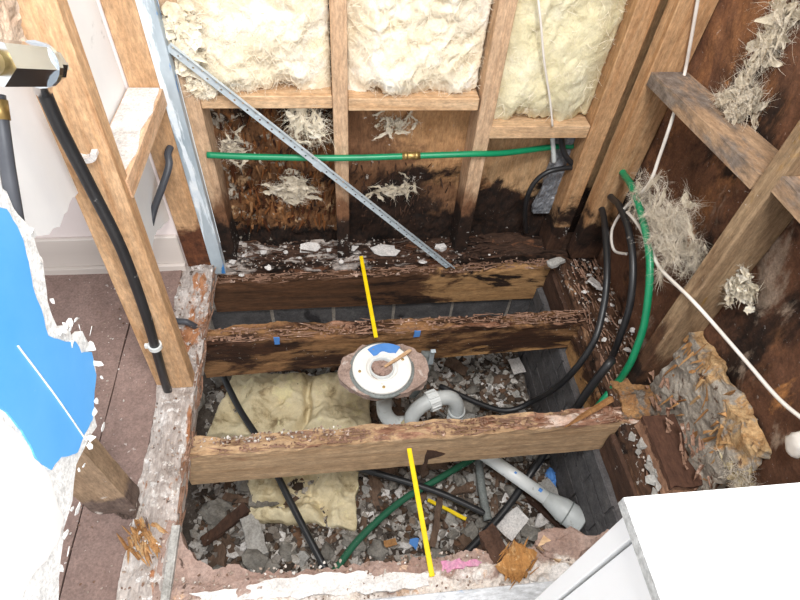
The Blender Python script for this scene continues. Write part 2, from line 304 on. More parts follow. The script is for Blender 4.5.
def tube(pts, r, seg=12, k=8, hollow=0):
    P = crom(pts, k) if k > 1 else [Vector(p) for p in pts]; V, F = [], []; up = None
    R = r if isinstance(r, list) else [r]*len(P)
    for i, p in enumerate(P):
        t = (P[min(i+1, len(P)-1)]-P[max(i-1, 0)]).normalized()
        if up is None: up = t.orthogonal().normalized()
        up = (up - t*up.dot(t)).normalized(); s = t.cross(up)
        for j in range(seg):
            a = 2*math.pi*j/seg; V.append(p+(up*math.cos(a)+s*math.sin(a))*R[i])
    for i in range(len(P)-1):
        for j in range(seg):
            F.append([i*seg+j, i*seg+(j+1) % seg, (i+1)*seg+(j+1) % seg, (i+1)*seg+j])
    F.append(list(range(seg))[::-1]); F.append([(len(P)-1)*seg+j for j in range(seg)])
    return V, F
def lathe(prof, c, seg=40, axis=Vector((0, 0, 1))):
    V, F = [], []; q = Vector((0, 0, 1)).rotation_difference(Vector(axis).normalized()); n = len(prof)
    for j in range(seg):
        a = 2*math.pi*j/seg
        for r, z in prof: V.append(Vector(c)+q @ Vector((r*math.cos(a), r*math.sin(a), z)))
    for j in range(seg):
        for i in range(n-1): F.append([j*n+i, ((j+1) % seg)*n+i, ((j+1) % seg)*n+i+1, j*n+i+1])
    return V, F
def ico(c, rad, sub=2, amp=.25, s=3., sd=0):
    bm = bmesh.new(); bmesh.ops.create_icosphere(bm, subdivisions=sub, radius=1)
    for v in bm.verts:
        d = v.co.normalized(); k = 1+amp*n1(d, s*.5, sd)
        v.co = Vector((c[0]+d.x*rad[0]*k, c[1]+d.y*rad[1]*k, c[2]+d.z*rad[2]*k))
    return bmgeo(bm)
def shard(c, r, th, rot, R, n=7):
    """irregular flat flake"""
    a0 = R.random()*6.28; pts = []
    for i in range(n):
        a = a0+6.283*(i+R.uniform(-.35, .35))/n; k = r*R.uniform(.55, 1.1); pts.append((math.cos(a)*k, math.sin(a)*k*R.uniform(.7, 1)))
    V, F = prism(pts, 2, -th/2, th/2)
    V = [v+Vector((0, 0, th*R.uniform(-.3, .3))) for v in V]
    M = Matrix.Translation(c) @ Matrix.Rotation(rot[2], 4, 'Z') @ Matrix.Rotation(rot[0], 4, 'X') @ Matrix.Rotation(rot[1], 4, 'Y')
    return xf((V, F), M)
def fibres(n, fp, fd, L, wd, R, curl=.5, seg=5):
    """thin curved strands: fp() root, fd() direction"""
    V, F = [], []
    for _ in range(n):
        p = Vector(fp()); d = Vector(fd()).normalized(); l = L*R.uniform(.35, 1.2)/seg; s = d.cross(Vector((R.uniform(-1, 1), R.uniform(-1, 1), R.uniform(-1, 1)))).normalized()
        b = len(V); ax = Vector((R.uniform(-1, 1), R.uniform(-1, 1), R.uniform(-1, 1)))*curl
        for i in range(seg+1):
            ww = wd*(1-.7*i/seg)*R.uniform(.7, 1.2); V += [p-s*ww, p+s*ww]
            d = (d+ax*.35+Vector((R.uniform(-1, 1), R.uniform(-1, 1), R.uniform(-1, 1)))*curl*.3).normalized(); p = p+d*l
        for i in range(seg): F.append([b+2*i, b+2*i+1, b+2*i+3, b+2*i+2])
    return V, F
def rv(R, s=1): return Vector((R.uniform(-s, s), R.uniform(-s, s), R.uniform(-s, s)))
def crumbs(parent, name, mat, n, fx, size, R, kind='stuff'):
    gs = []
    for _ in range(n):
        x, y, z = fx(); s = size*R.uniform(.4, 1.3)
        gs.append(shard((x, y, z), s, s*R.uniform(.25, .6), (R.uniform(-.7, .7), R.uniform(-.7, .7), R.uniform(0, 6.3)), R, 5))
    return obj(name, join(*gs), mat, parent, kind=kind)
def splints(n, fx, L, wd, R, dirv=(1, 0, 0), spread=.3):
    gs = []
    for _ in range(n):
        p = Vector(fx()); d = (Vector(dirv)*(1 if R.random() < .5 else -1)+rv(R, spread)).normalized(); l = L*R.uniform(.3, 1.2); w_ = wd*R.uniform(.4, 1.2)
        s = d.cross(Vector((0, 0, 1))).normalized(); u = s.cross(d)
        V = [p-s*w_-u*w_*.5, p+s*w_-u*w_*.5, p+u*w_*.8, p+d*l*.6-s*w_*.8, p+d*l*.6+s*w_*.8-u*w_*.3, p+d*l*.6+u*w_*.7, p+d*l+rv(R, w_*.5)]
        gs.append((V, [[0, 2, 1], [0, 1, 4, 3], [1, 2, 5, 4], [2, 0, 3, 5], [3, 4, 6], [4, 5, 6], [5, 3, 6]]))
    return join(*gs)

# ------------------------------------------------------------------ setting: ground, foundations, floor, walls
def gz(x, y): return -.50 + .03*n1((x, y, 0), 3.) + .012*n1((x, y, 4), 14.)
nx, ny = 110, 100; V = []; F = []
for j in range(ny+1):
    for i in range(nx+1):
        x = -.85+1.75*i/nx; y = -.1+1.45*j/ny; V.append(Vector((x, y, gz(x, y))))
for j in range(ny):
    for i in range(nx): a = j*(nx+1)+i; F.append([a, a+1, a+nx+2, a+nx+1])
obj('ground', (V, F), soil, kind='structure', smooth=True)

def brickwork(name, mat_core, core, bricks, horiz, face, th, mat):
    w_ = obj(name, core, mat_core, kind='structure')
    base = {}
    for (a, b, z0, z1) in bricks:
        key = (round(b-a, 3), round(z1-z0, 3), rng.randrange(3))
        if horiz == X: g_lo, g_hi = (a, face, z0), (b, face+th, z1)
        else: g_lo, g_hi = (face, a, z0), (face+th, b, z1)
        if key not in base:
            def fn(p, t): return p+nv(p, 22, key[2])*.0013
            o = obj('brick', surf_box(g_lo, g_hi, (6, 3, 3) if horiz == X else (3, 6, 3), fn), mat, w_)
            base[key] = o
        else:
            o = base[key].copy(); COL.objects.link(o); o.parent = w_
        c = (Vector(g_lo)+Vector(g_hi))/2; c.z = z0
        o.location = c-wpos(w_)+Vector((0, rng.uniform(-.001, .001), 0) if horiz == X else (rng.uniform(-.001, .001), 0, 0))
    return w_
bk = []
for r in range(3):
    z1 = -.222-.118*r; x = -.43+(.105 if r % 2 else 0)
    while x < .69: bk.append((x, min(x+.2, .70), z1-.106, z1)); x += .212
brickwork('wall_foundation_far', mortar_m, box((-.48, 1.2412, -.58), (.88, 1.34, -.205), 0), bk, X, 1.2365, .05, brick_m)
bk = []
for r in range(6):
    z1 = -.146-.07*r; y = .0+(.115 if r % 2 else 0)
    while y < 1.22: bk.append((y, min(y+.222, 1.232), z1-.063, z1)); y += .23
brickwork('wall_foundation_right', mortar_d, box((.7035, -.1, -.6), (.86, 1.236, -.143), 0), bk, Y, .6985, .05, brick_m)

# floor: brown sheets beyond the partition, broken plaster bed in front
fl = obj('floor', box((-1.25, -.7, -.06), (-.475, 1.24, -.012), 0), dark_wood, kind='structure')
def sheet(x0, x1, sd):
    def fn(p, t):
        return p+Vector((0, 0, .004*n1(p, 9, sd))) if t[2] > .5 else p
    return surf_box((x0, -.7, -.011), (x1, 1.238, -.002), (10, 60, 1), fn)
obj('floor_sheet', sheet(-.582, -.468, 1), kraft, fl, smooth=False)
obj('floor_sheet', sheet(-1.25, -.586, 2), kraft, fl)
edge = [(px, py) for px, py in ((176, 520), (184, 545), (197, 560), (212, 567), (240, 564), (262, 573), (300, 570), (340, 567), (395, 560), (430, 556), (470, 553), (500, 549), (540, 545), (585, 538))]
ep = [(at(px, py, Z, 0).x, at(px, py, Z, 0).y) for px, py in edge]
def front_edge(x):
    q = [(-.41, ep[0][1]+.03)]+sorted(ep)+[(.75, .36)]
    for a, b in zip(q, q[1:]):
        if a[0] <= x <= b[0]: return a[1]+(b[1]-a[1])*(x-a[0])/max(1e-6, b[0]-a[0])
    return .35
def bed(p, t):
    y = -.7+(front_edge(p.x)+.7+.012*n1((p.x, 0, 1), 30, 5)+.004*n1((p.x, 0, p.z*4), 90, 6))*t[1]
    return Vector((p.x, y, p.z))
obj('plaster_bed', surf_box((-.40, 0, -.05), (.72, 1, -.002), (230, 8, 4), bed), plaster_floor, fl)
# knobbly top crust of the plaster bed
def crust(p, t):
    e = ss(.0, .25, t[0])*ss(0, .25, 1-t[0])
    return p+Vector((0, nv(p, 18, 3).y*.012, (.012*n1(p, 16, 2)+.004*n1(p, 60, 3)) if t[2] > .5 else 0))
obj('plaster_crust', surf_box((-.38, .10, -.006), (.70, .325, .006), (160, 40, 1), crust), plaster_floor, fl)
obj('pink_marking', prism(ragged([(.20, .302), (.29, .31), (.285, .325), (.205, .322)], .008, .010, 3), 2, .004, .013), pink_p, fl, 'smear of bright pink marking paint')

# far wall sheathing (three sheets) and adjoining drywall
wf = obj('wall_far', box((-.35, 1.375, -.3), (.905, 1.395, 1.45), 0), dark_wood, kind='structure')
def rotten(amp, sc, sd, low=0.):
    def fn(p, t):
        if t[1] > .5: return p
        k = amp*(1+low*ss(.35, .0, p.z))
        r = n1(p, sc, sd); r2 = abs(noise.noise(Vector((p.x*sc*3, p.z*sc*1.2, sd))))
        return p+Vector((0, -k*(r+.7*r2), 0))
    return fn
obj('sheathing_panel', surf_box((-.34, 1.358, -.05), (.028, 1.374, 1.45), (90, 1, 150), rotten(.014, 14, 1, .3)), far_a, wf)
obj('sheathing_panel', surf_box((.030, 1.358, -.05), (.404, 1.374, 1.45), (90, 1, 150), rotten(.006, 9, 2, 1.)), far_b, wf)
obj('sheathing_panel', surf_box((.406, 1.358, -.05), (.90, 1.374, 1.45), (90, 1, 120), rotten(.003, 8, 3, 3.)), far_c, wf)
R = random.Random(17)
shp = [o for o in wf.children]
obj('torn_veneer', splints(330, lambda: (R.uniform(-.29, .0), 1.349+R.uniform(-.004, .004), R.uniform(.05, .5)), .045, .005, R, (.1, -.06, 1), .35), crumb_wood2, wf, kind='stuff')
obj('torn_veneer', splints(120, lambda: (R.uniform(.06, .37), 1.354, R.uniform(.04, .3)), .035, .003, R, (.1, -.04, 1), .4), dark_wood, wf, kind='stuff')
wa = obj('wall_adjoining', box((-1.25, 1.25, -.01), (-.452, 1.27, 1.45), 0), lining_pink, kind='structure')
obj('baseboard_adjoining', join(box((-1.25, 1.236, .020), (-.455, 1.2495, .130), .003), box((-1.25, 1.226, -.004), (-.455, 1.2495, .020), .001)), trim_paint, kind='structure')
# right wall sheathing
def rw(p, t):
    if t[0] > .5: return p
    k = ss(.75, .55, p.y)*ss(.34, .18, p.z)
    return p+Vector((-.006*n1(p, 8, 5)-.004*abs(noise.noise(Vector((p.y*20, p.z*20, 1))))+.01*k, 0, 0))
wr = obj('wall_right', box((.888, -.7, -.3), (.905, 1.375, 1.45), 0), dark_wood, kind='structure')
obj('sheathing_panel', surf_box((.874, -.7, -.04), (.887, .742, 1.45), (1, 110, 110), rw), right_sh, wr)
obj('sheathing_panel', surf_box((.874, .745, -.04), (.887, 1.355, 1.45), (1, 60, 110), rw), right_sh, wr)

# ------------------------------------------------------------------ floor joists and plates
def joist(name, mat, x0, x1, y0, y1, zt0, zt1, zb0, zb1, label, sd, rotamp):
    def fn(p, t):
        zt = zt0+(zt1-zt0)*t[0]; zb = zb0+(zb1-zb0)*t[0]; z = zb+(zt-zb)*t[2]
        q = Vector((p.x, p.y, z)); k = ss(.72, 1., t[2]); a = Vector((p.x*.5, p.y*1.3, z))
        d = nv(a, 26, sd)
        return q+Vector((0, d.y*.006, d.z*.010+.012*n1(a, 9, sd)))*k*rotamp+Vector((0, .0012*n1((p.x*.2, 0, z), 40, sd), 0))
    o = obj(name, surf_box((x0, y0, 0), (x1, y1, 1), (260, 10, 26), fn), mat, label=label, cat='joist', group='floor joists across the opening')
    return o
j1 = joist('floor_joist', joist_front, -.40, .80, .618, .664, -.018, .022, -.182, -.142, 'nearest and cleanest tan floor joist across the opening', 1, 1.1)
j2 = joist('floor_joist', joist_mid, -.40, .735, .952, 1.004, -.012, .006, -.186, -.120, 'middle stained floor joist just behind the white toilet flange', 2, 1.3)
j3 = joist('floor_joist', joist_back, -.40, .735, 1.222, 1.268, -.070, -.045, -.206, -.202, 'darkest rearmost floor joist under the far wall plate', 3, 1.2)
R = random.Random(11)
def jt(y0, y1, z0, z1, xa=-.38, xb=.73):
    def f():
        x = R.uniform(xa, xb); return (x, R.uniform(y0, y1), z0+(z1-z0)*(x-xa)/(xb-xa)+R.uniform(-.002, .006))
    return f
for j, (ya, yb, z0, z1), m in ((j1, (.622, .66, -.016, .02), crumb_wood), (j2, (.956, 1.0, -.008, .006), crumb_wood), (j3, (1.225, 1.266, -.066, -.041), crumb_wood)):
    crumbs(j, 'crumbs', m, 420, jt(ya, yb, z0, z1), .005, R)
    obj('splinters', splints(220, jt(ya-.004, yb, z0, z1), .05, .0022, R, (1, 0, 0), .18), crumb_wood, j, kind='stuff')
crumbs(j1, 'white_crumbs', dust_bits, 160, jt(.64, .664, -.014, .01, -.37, .0), .004, R)
c = at(426, 460, Y, .6165)
obj('dark_stain', prism(ragged([(c.x-.004, c.z-.065), (c.x+.006, c.z-.065), (c.x+.008, c.z), (c.x+.05, c.z+.03), (c.x+.02, c.z+.05), (c.x-.003, c.z+.058)], .012, .005, 3), 1, .6163, .6185), dark_wood, j1, 'dark split stain')
# rotten bottom plate of the far wall
def plate(lo, hi, n, amp, sd, ax):
    def fn(p, t):
        k = ss(0, .4, t[2]); a = Vector(p); a[ax] *= .5; d = nv(a, 22, sd)
        return p+Vector((d.x*.004, d.y*.008, d.z*.012+.016*n1(a, 10, sd)))*k*amp
    return surf_box(lo, hi, n, fn)
bp = obj('bottom_plate', plate((-.385, 1.258, -.062), (.873, 1.357, -.012), (260, 26, 10), 1.1, 4, 0), plate_rot, label='rotten black bottom plate under the far wall studs', cat='timber')
obj('splinters', splints(260, lambda: (R.uniform(-.37, .73), R.uniform(1.255, 1.34), R.uniform(-.035, .0)), .06, .004, R), dark_wood, bp, kind='stuff')
crumbs(bp, 'crumbs', dust_bits, 520, lambda: (min(R.uniform(-.37, .73), R.uniform(-.37, .73)), R.uniform(1.235, 1.35), R.uniform(-.02, -.005)), .0038, R)
# sill plate of the right wall
rs = obj('sill_plate', plate((.728, .18, -.045), (.872, 1.225, .0), (36, 240, 8), 1.2, 6, 1), sill_rot, label='decayed sill plate along the foot of the right wall', cat='timber')
obj('splinters', splints(260, lambda: (R.uniform(.735, .865), R.uniform(.25, 1.2), R.uniform(-.005, .012)), .06, .003, R, (0, 1, 0), .2), crumb_wood, rs, kind='stuff')
crumbs(rs, 'crumbs', dust_bits, 420, lambda: (R.uniform(.735, .865), R.uniform(.2, 1.2), R.uniform(.0, .02)), .0042, R)
for ya, yb, m_, l_ in ((.02, .614, dark_wood, 'dark bearer under the right sill in front of the nearest joist'), (.668, .948, joist_mid, 'brown bearer under the right sill between the front and middle joists'), (1.008, 1.218, dark_wood, 'dark bearer under the right sill beside the rear joist')):
    obj('bearer', surf_box((.716, ya, -.142), (.756, yb, -.047), (4, 60, 10), lambda p, t: p+nv((p.x, p.y*.4, p.z), 22, 7)*.003), m_, label=l_, cat='timber', group='bearers under the right sill')
# partition bottom plate
lp = obj('bottom_plate', plate((-.468, .02, -.045), (-.372, 1.262, .004), (34, 260, 8), 1., 8, 1), plate_left, label='dusty whitish bottom plate along the left partition', cat='timber')
crumbs(lp, 'crumbs', dust_bits, 420, lambda: (R.uniform(-.465, -.372), R.uniform(.2, 1.26), R.uniform(.004, .014)), .0036, R)
obj('edge_splinters', splints(160, lambda: (-.372+R.uniform(-.006, .004), R.uniform(.25, 1.24), R.uniform(-.03, .008)), .06, .003, R, (0, 1, 0), .2), crumb_wood, lp, kind='stuff')
obj('trim_strip', join(box((-.366, .0, -.012), (-.362, .45, .010), .001), box((-.380, .0, .007), (-.366, .45, .010), .001)), plaster_grey, label='thin grey metal edge strip beside the left plate in front', cat='strip')

# ------------------------------------------------------------------ far wall framing
def stud(name, g, mat, label, cat='stud', group=None): return obj(name, g, mat, label=label, cat=cat, group=group)
G1 = 'upright studs of the far wall'
stud('wall_stud', lumber((-.3265, 1.314, -.014), (-.3265, 1.314, 1.45), .037, .086), stud_rot, 'far wall stud beside the blue and silver metal angle', group=G1)
stud('wall_stud', lumber((.029, 1.314, -.014), (.029, 1.314, 1.45), .038, .086), stud_rot, 'far wall stud crossed by the diagonal steel brace', group=G1)
stud('wall_stud', lumber((.412, 1.314, -.014), (.402, 1.314, 1.45), .042, .086), stud_rot, 'far wall stud left of the smooth yellow batt, blackened at its foot', group=G1)
stud('corner_stud', lumber((.733, 1.314, -.014), (.737, 1.314, 1.45), .054, .086), post_rot, 'orange stud at the right end of the far wall', group=G1)
G2 = 'upright studs of the right wall'
stud('corner_stud', lumber((.822, 1.243, .0), (.822, 1.243, 1.45), .092, .046), post_rot, 'corner stud the pipes come out of', group=G2)
def flat_nog(x0, x1, z0, z1, label): return obj('nog', box((x0, 1.271, z0), (x1, 1.357, z1), .002), clean_x, label=label, cat='nog', group='nogs of the far wall')
flat_nog(-.307, .009, .522, .556, 'nog below the left wool batt')
flat_nog(.049, .382, .515, .549, 'nog below the middle wool batt')
flat_nog(.426, .705, .430, .468, 'lowest nog, below the smooth yellow batt')
# right wall stud and nogs
a = at(767, 163, X, .78); b = at(648, 340, X, .78)
yc = (a.y+b.y)/2-.021
stud('wall_stud', lumber((.826, yc, .0), (.826, yc, 1.45), .092, .042, .004), grey_stud, 'weathered stud crossing the right wall', group=G2)
a = at(655, 76, X, .78); b = at(752, 165, X, .78)
def tilt_nog(y0, y1, z0, z1, label):
    g = box((.780, 0, -.034), (.872, 1, 0), .0)
    V = [Vector((v.x, y0+(y1-y0)*v.y, v.z+z0+(z1-z0)*v.y)) for v in g[0]]
    return obj('nog', (V, g[1]), grey_nog, label=label, cat='nog', group='nogs of the right wall')
tilt_nog(1.219, yc+.022, a.z, b.z, 'nog between the corner stud and the weathered right wall stud')
tilt_nog(yc-.022, .30, b.z+.03, b.z+.05, 'nog at the right picture edge beyond the weathered stud')
stud('wall_stud', lumber((.826, .27, .0), (.826, .27, 1.45), .092, .042, .004), grey_stud, 'weathered right wall stud nearest to the white cabinet', group=G2)

# wool batts
def batt(x0, x1, zb, zt, yf, mat, label, sd, amp, dens, wm, blg=.02):
    W = x1-x0; nx, nz = int(W/.0045), int((zt-zb)/.005)
    def fn(p, t):
        if t[1] > .5: return p
        e = min(1, math.sin(math.pi*min(.5, t[0]*1.6+.03)))*min(1, math.sin(math.pi*min(.5, (1-t[0])*1.6+.03)))
        e *= min(1, math.sin(math.pi*min(.5, t[2]*5+.08)))
        wv = nv(p, 5, sd)*.06; q = Vector((p.x, 0, p.z))+wv
        r = 1-abs(noise.noise(q*11+Vector((sd, 0, 0))))*2; r2 = 1-abs(noise.noise(q*27+Vector((0, sd, 0))))*2
        y = p.y+.03*(1-e)-blg*e-amp*(.85*n1(q, 5, sd)+.22*r+.10*r2+.16*n1(Vector((q.x*1.6, 0, q.z*.7)), 30, sd)+.07*n1(q, 90, sd))*(.3+.7*e)
        zz = p.z+(1-ss(0, .12, t[2]))*.03*n1((p.x, 0, 0), 16, sd)
        return Vector((p.x+.004*n1(q, 20, sd+3), y, zz))
    o = obj('insulation_batt', surf_box((x0, yf, zb), (x1, 1.356, zt), (nx, 3, nz), fn), mat, label=label, cat='insulation', group='wool batts between the far wall studs', smooth=True)
    R = random.Random(sd)
    vv = [v.co+o.location for v in o.data.vertices if v.co.y+o.location.y < 1.33 and v.co.z+o.location.z < 1.0]
    def fp():
        q = R.choice(vv); return q+Vector((R.uniform(-.004, .004), -.001, R.uniform(-.004, .004)))
    obj('loose_fibres', fibres(dens*6, fp, lambda: (R.uniform(-1, 1), R.uniform(-.22, .10), R.uniform(-1.1, .8)), .035, .0005, R, .7, 6), wm, o, kind='stuff')
    return o
batt(-.306, .008, .556, 1.40, 1.285, wool, 'shaggy cream wool batt in the left bay of the far wall', 21, .030, 700, wisp, .012)
batt(.050, .380, .549, 1.40, 1.290, wool, 'lumpy cream wool batt in the middle bay of the far wall', 22, .034, 600, wisp, .012)
batt(.424, .704, .468, 1.40, 1.286, wool_y, 'smooth yellow wool batt in the right bay of the far wall', 23, .014, 160, wisp, .012)
def tuft(c, rad, n, L, label, sd, mat=wool, wm=wisp, dirv=None, core=1., curl=.6, lat=None, amp=.9):
    """torn wool: crumpled ragged sheets that overlap, with fine strands pulled out of them"""
    R = random.Random(sd); c = Vector(c); V, F, P = [], [], []
    flat = min(range(3), key=lambda i: rad[i]); thin = Vector([1 if i == flat else 0 for i in range(3)])
    big = max(rad); bias = Vector(dirv) if dirv else Vector((0, 0, 0)); ball = core > 1.2
    for _ in range(int(12+44*core)):
        q = c+Vector((R.gauss(0, .42)*rad[0], R.gauss(0, .42)*rad[1], R.gauss(0, .42)*rad[2]))
        d = rv(R); d[flat] *= .3; d = (d+bias*.8).normalized(); ln = big*R.uniform(.35, .95)*(.55 if ball else 1); seg = 9; wd = big*R.uniform(.08, .26)*(1.6 if ball else 1. if core > .85 else .62 if core > .55 else .40); ax = rv(R, .55)
        b = len(V); q = q-d*ln*.5
        for k in range(seg+1):
            t = k/seg; s_ = d.cross(thin).normalized(); wk = wd*(math.sin(math.pi*min(.97, .06+t*.92))**.6)*R.uniform(.65, 1.25)
            for m_, u in enumerate((-1, -.4, .3, 1)):
                p = q+s_*u*wk+thin*(.35*wd*(1-u*u)*(1 if R.random() < .8 else -.3))
                V.append(p+nv(p, 55, sd)*.0045+rv(R, .0012))
            P.append((q.copy(), d.copy(), wk))
            d = d+ax*.22+rv(R, .30); d[flat] *= .6; d.normalize(); q = q+d*ln/seg
            if abs(q[flat]-c[flat]) > rad[flat]: q[flat] = c[flat]+math.copysign(rad[flat], q[flat]-c[flat])
        for k in range(seg):
            for m_ in range(3): F.append([b+4*k+m_, b+4*k+m_+1, b+4*k+m_+5, b+4*k+m_+4])
    o = obj('insulation_tuft', (V, F), mat, label=label, cat='insulation', group='torn tufts of wool', smooth=True)
    cur = [None]
    def fp():
        cur[0] = R.choice(P); q, d, wk = cur[0]; return q+d.cross(thin).normalized()*R.uniform(-1.1, 1.1)*wk+thin*R.uniform(-.004, .004)
    def fd():
        d = rv(R, .55); d[flat] *= .4; return cur[0][1]*R.choice((1, 1, -1))+d
    obj('loose_fibres', fibres(n*4, fp, fd, L*.55, .00038, R, .9, 6), wm, o, kind='stuff')
    return o
tuft((-.06, 1.300, .47), (.05, .018, .075), 200, .12, 'pale strands hanging below the left nog of the far wall', 31, wool, wisp, dirv=(0, 0, -1.5), core=.3)
tuft(at(292, 190, Y, 1.335), (.075, .015, .05), 240, .07, 'grey wool tuft stuck to the rotten left bay', 32, wool_d, wisp_old, dirv=(1, 0, -.3), core=.7)
tuft(at(232, 150, Y, 1.335), (.05, .012, .05), 160, .06, 'thin wool tuft in the left bay beside the metal angle', 33, wool_d, wisp_old, core=.5)
tuft(at(395, 122, Y, 1.345), (.06, .008, .03), 110, .05, 'faint wisps of wool below the middle nog', 34, wool_d, wisp_old, core=.3)
tuft(at(395, 190, Y, 1.345), (.07, .008, .03), 110, .05, 'faint wisps of wool low in the middle bay', 35, wool_d, wisp_old, dirv=(1, 0, -.4), core=.3)
tuft(at(666, 228, X, .80), (.034, .095, .070), 1500, .08, 'large straggly wool tuft hanging over the green hose', 36, wool_d, wisp_old, core=.62)
tuft(at(640, 200, X, .80), (.02, .05, .03), 240, .05, 'small ragged wool tuft at the top of the green hose', 40, wool_d, wisp_old, core=.5)
tuft(at(692, 268, X, .83), (.02, .04, .06), 260, .06, 'dangling wool strands beside the weathered right stud', 41, wool_d, wisp_old, dirv=(0, 0, -1), core=.3)
tuft(at(738, 285, X, .845), (.022, .046, .044), 300, .035, 'round white wool ball on the right sheathing', 37, wool, wisp, core=1.5)
tuft(at(183, 40, Y, 1.266), (.022, .010, .09), 160, .05, 'wool spilling over the stud beside the metal angle', 43, wool, wisp, core=.9)
tuft(at(205, 88, Y, 1.266), (.035, .010, .03), 160, .05, 'wool bulging over the left end of the nog under the left batt', 44, wool, wisp, core=.9)
tuft(at(738, 100, X, .85), (.02, .06, .05), 420, .06, 'wool clump lying on the right wall nog', 38, wool_d, wisp_old, core=.9)
tuft(at(770, 40, X, .86), (.012, .035, .09), 320, .08, 'long wool streak running up the right sheathing', 39, wool_d, wisp_old, dirv=(0, .2, 1), core=.8)
tuft(at(742, 482, X, .84), (.02, .05, .02), 260, .05, 'dirty wool wad behind the white cabinet', 42, wool_old, wisp_old, core=.6)

# ------------------------------------------------------------------ left partition
ns0 = at(186, 385, X, -.385)
stud('wall_stud', lumber((-.425, .826, .0), (-.418, .905, 1.12), .088, .040), clean_z, 'nearest upright stud of the left partition with the black pipe clipped to it', group='studs of the left partition')
stud('wall_stud', lumber((-.413, 1.259, .0), (-.413, 1.259, 1.45), .074, .038), surf('partition stud', '#d9b48e', '#c0946a', GZ, 24, bump=.2, rough=.75, layers=[
    dict(a='#4a2c1e', b='#7a4a30', vec=(0, 0, -4.2), off=.80, lo=.5, hi=.66, scale=9), dict(a='#8a5a34', b='#a06c40', scale=14, st=(1, 1, .3), lo=.6, hi=.68, op=.7)]), 'partition stud with a hole and grey pipe, brown rot at its foot', group='studs of the left partition')
p1, p2 = at(162, 91, X, -.374), at(134, 163, X, -.374); p3, p4 = at(167, 104, X, -.374), at(146, 165, X, -.374)
s = (p2.z-p1.z)/(p2.y-p1.y); zt = lambda y: p1.z+s*(y-p1.y)
V = [Vector((x, y, zt(y)+dz)) for y in (.872, 1.239) for x in (-.452, -.374) for dz in (-.04, 0)]
NOGL = obj('nog', (V, [[0, 2, 3, 1], [4, 5, 7, 6], [0, 1, 5, 4], [2, 6, 7, 3], [1, 3, 7, 5], [0, 4, 6, 2]]), clean_y, label='nog between the two left partition studs, top white with plaster dust', cat='nog').name
nd0 = ragged([(-.450, .878), (-.386, .878), (-.378, .96), (-.384, 1.05), (-.376, 1.12), (-.382, 1.236), (-.450, 1.236)], .02, .005, 3, keep=(5, 6))
g = prism(nd0, 2, .0002, .0016); g = ([Vector((v.x, v.y, v.z+zt(v.y))) for v in g[0]], g[1])
obj('plaster_dust', g, plaster_white, bpy.data.objects[NOGL], 'white plaster dust')
# lining on the far side of the partition, torn along its lower edge
tb = [(1.238, .20), (1.10, .27), (.98, .24)]+[(at(px, py, X, -.456).y, at(px, py, X, -.456).z) for px, py in ((104, 200), (80, 190), (68, 205), (60, 226), (40, 236), (20, 236), (0, 242))]
tb = tb+[(tb[-1][0]-.3, .9), (.0, 1.45), (1.238, 1.45)]
obj('lining_board', prism(ragged(tb, .012, .006, 9, keep=(len(tb)-4, len(tb)-3, len(tb)-2, len(tb)-1)), 0, -.468, -.456), lining_white, label='white lining board behind the left partition studs, torn along the bottom', cat='drywall')
# near lining: blue painted board torn all round
xp = -.352
def P2(px, py, x=xp): q = at(px, py, X, x); return (q.y, q.z)
outer = [(-12, 196), (2, 188), (10, 192), (16, 206), (33, 232), (45, 262), (49, 300), (60, 328), (70, 322), (74, 340), (84, 330), (92, 345), (97, 372), (93, 402), (98, 425), (90, 440), (78, 465), (74, 500), (66, 530), (62, 560), (60, 610), (-60, 640), (-80, 190)]
op = [P2(*p) for p in outer]
ld = thing('torn_drywall', 'torn blue and white drywall sheet hanging on the near left wall', 'drywall', (xp, op[13][0], op[13][1]-.02))
obj('board', prism(ragged(op, .010, .004, 12), 0, xp-.012, xp-.002), paper_white, ld, 'white torn paper edge')
blue = [(-8, 205), (6, 210), (17, 226), (24, 240), (33, 285), (42, 312), (48, 336), (58, 338), (66, 342), (76, 341), (82, 352), (92, 352), (96, 375), (93, 420), (84, 436), (78, 452), (62, 458), (52, 470), (38, 458), (22, 432), (10, 414), (-8, 402), (-60, 380), (-60, 200)]
obj('blue_paint', prism(ragged([P2(*p) for p in blue], .008, .003, 13), 0, xp-.002, xp), blue_paint, ld, 'bright blue painted face')
pink = [(-60, 395), (-5, 412), (14, 428), (36, 458), (50, 474), (58, 500), (64, 520), (58, 545), (30, 580), (20, 605), (-60, 640)]
obj('bare_gypsum', prism(ragged([P2(*p) for p in pink], .010, .004, 14), 0, xp-.002, xp-.0008), lining_pink, ld, 'bare pinkish gypsum face')
q0, q1 = at(18, 346, X, xp+.001), at(86, 440, X, xp+.001)
obj('scratch', tube([q0, q0.lerp(q1, .5)+Vector((0, .002, 0)), q1], .0011, 6, 4), paper_white, ld, 'thin white scratch')
R = random.Random(5)
def curls(n, pts, L):
    gs = []
    for _ in range(n):
        y, z = pts[R.randrange(len(pts))]
        gs.append(shard((xp+R.uniform(-.004, .006), y+R.uniform(-.012, .012), z+R.uniform(-.012, .012)), L*R.uniform(.4, 1.2), .0006, (R.uniform(-.6, .6), 1.57+R.uniform(-.6, .6), R.uniform(-.4, .4)), R, 6))
    return join(*gs)
obj('torn_paper', curls(34, op[4:21], .009), paper_white, ld, kind='stuff')
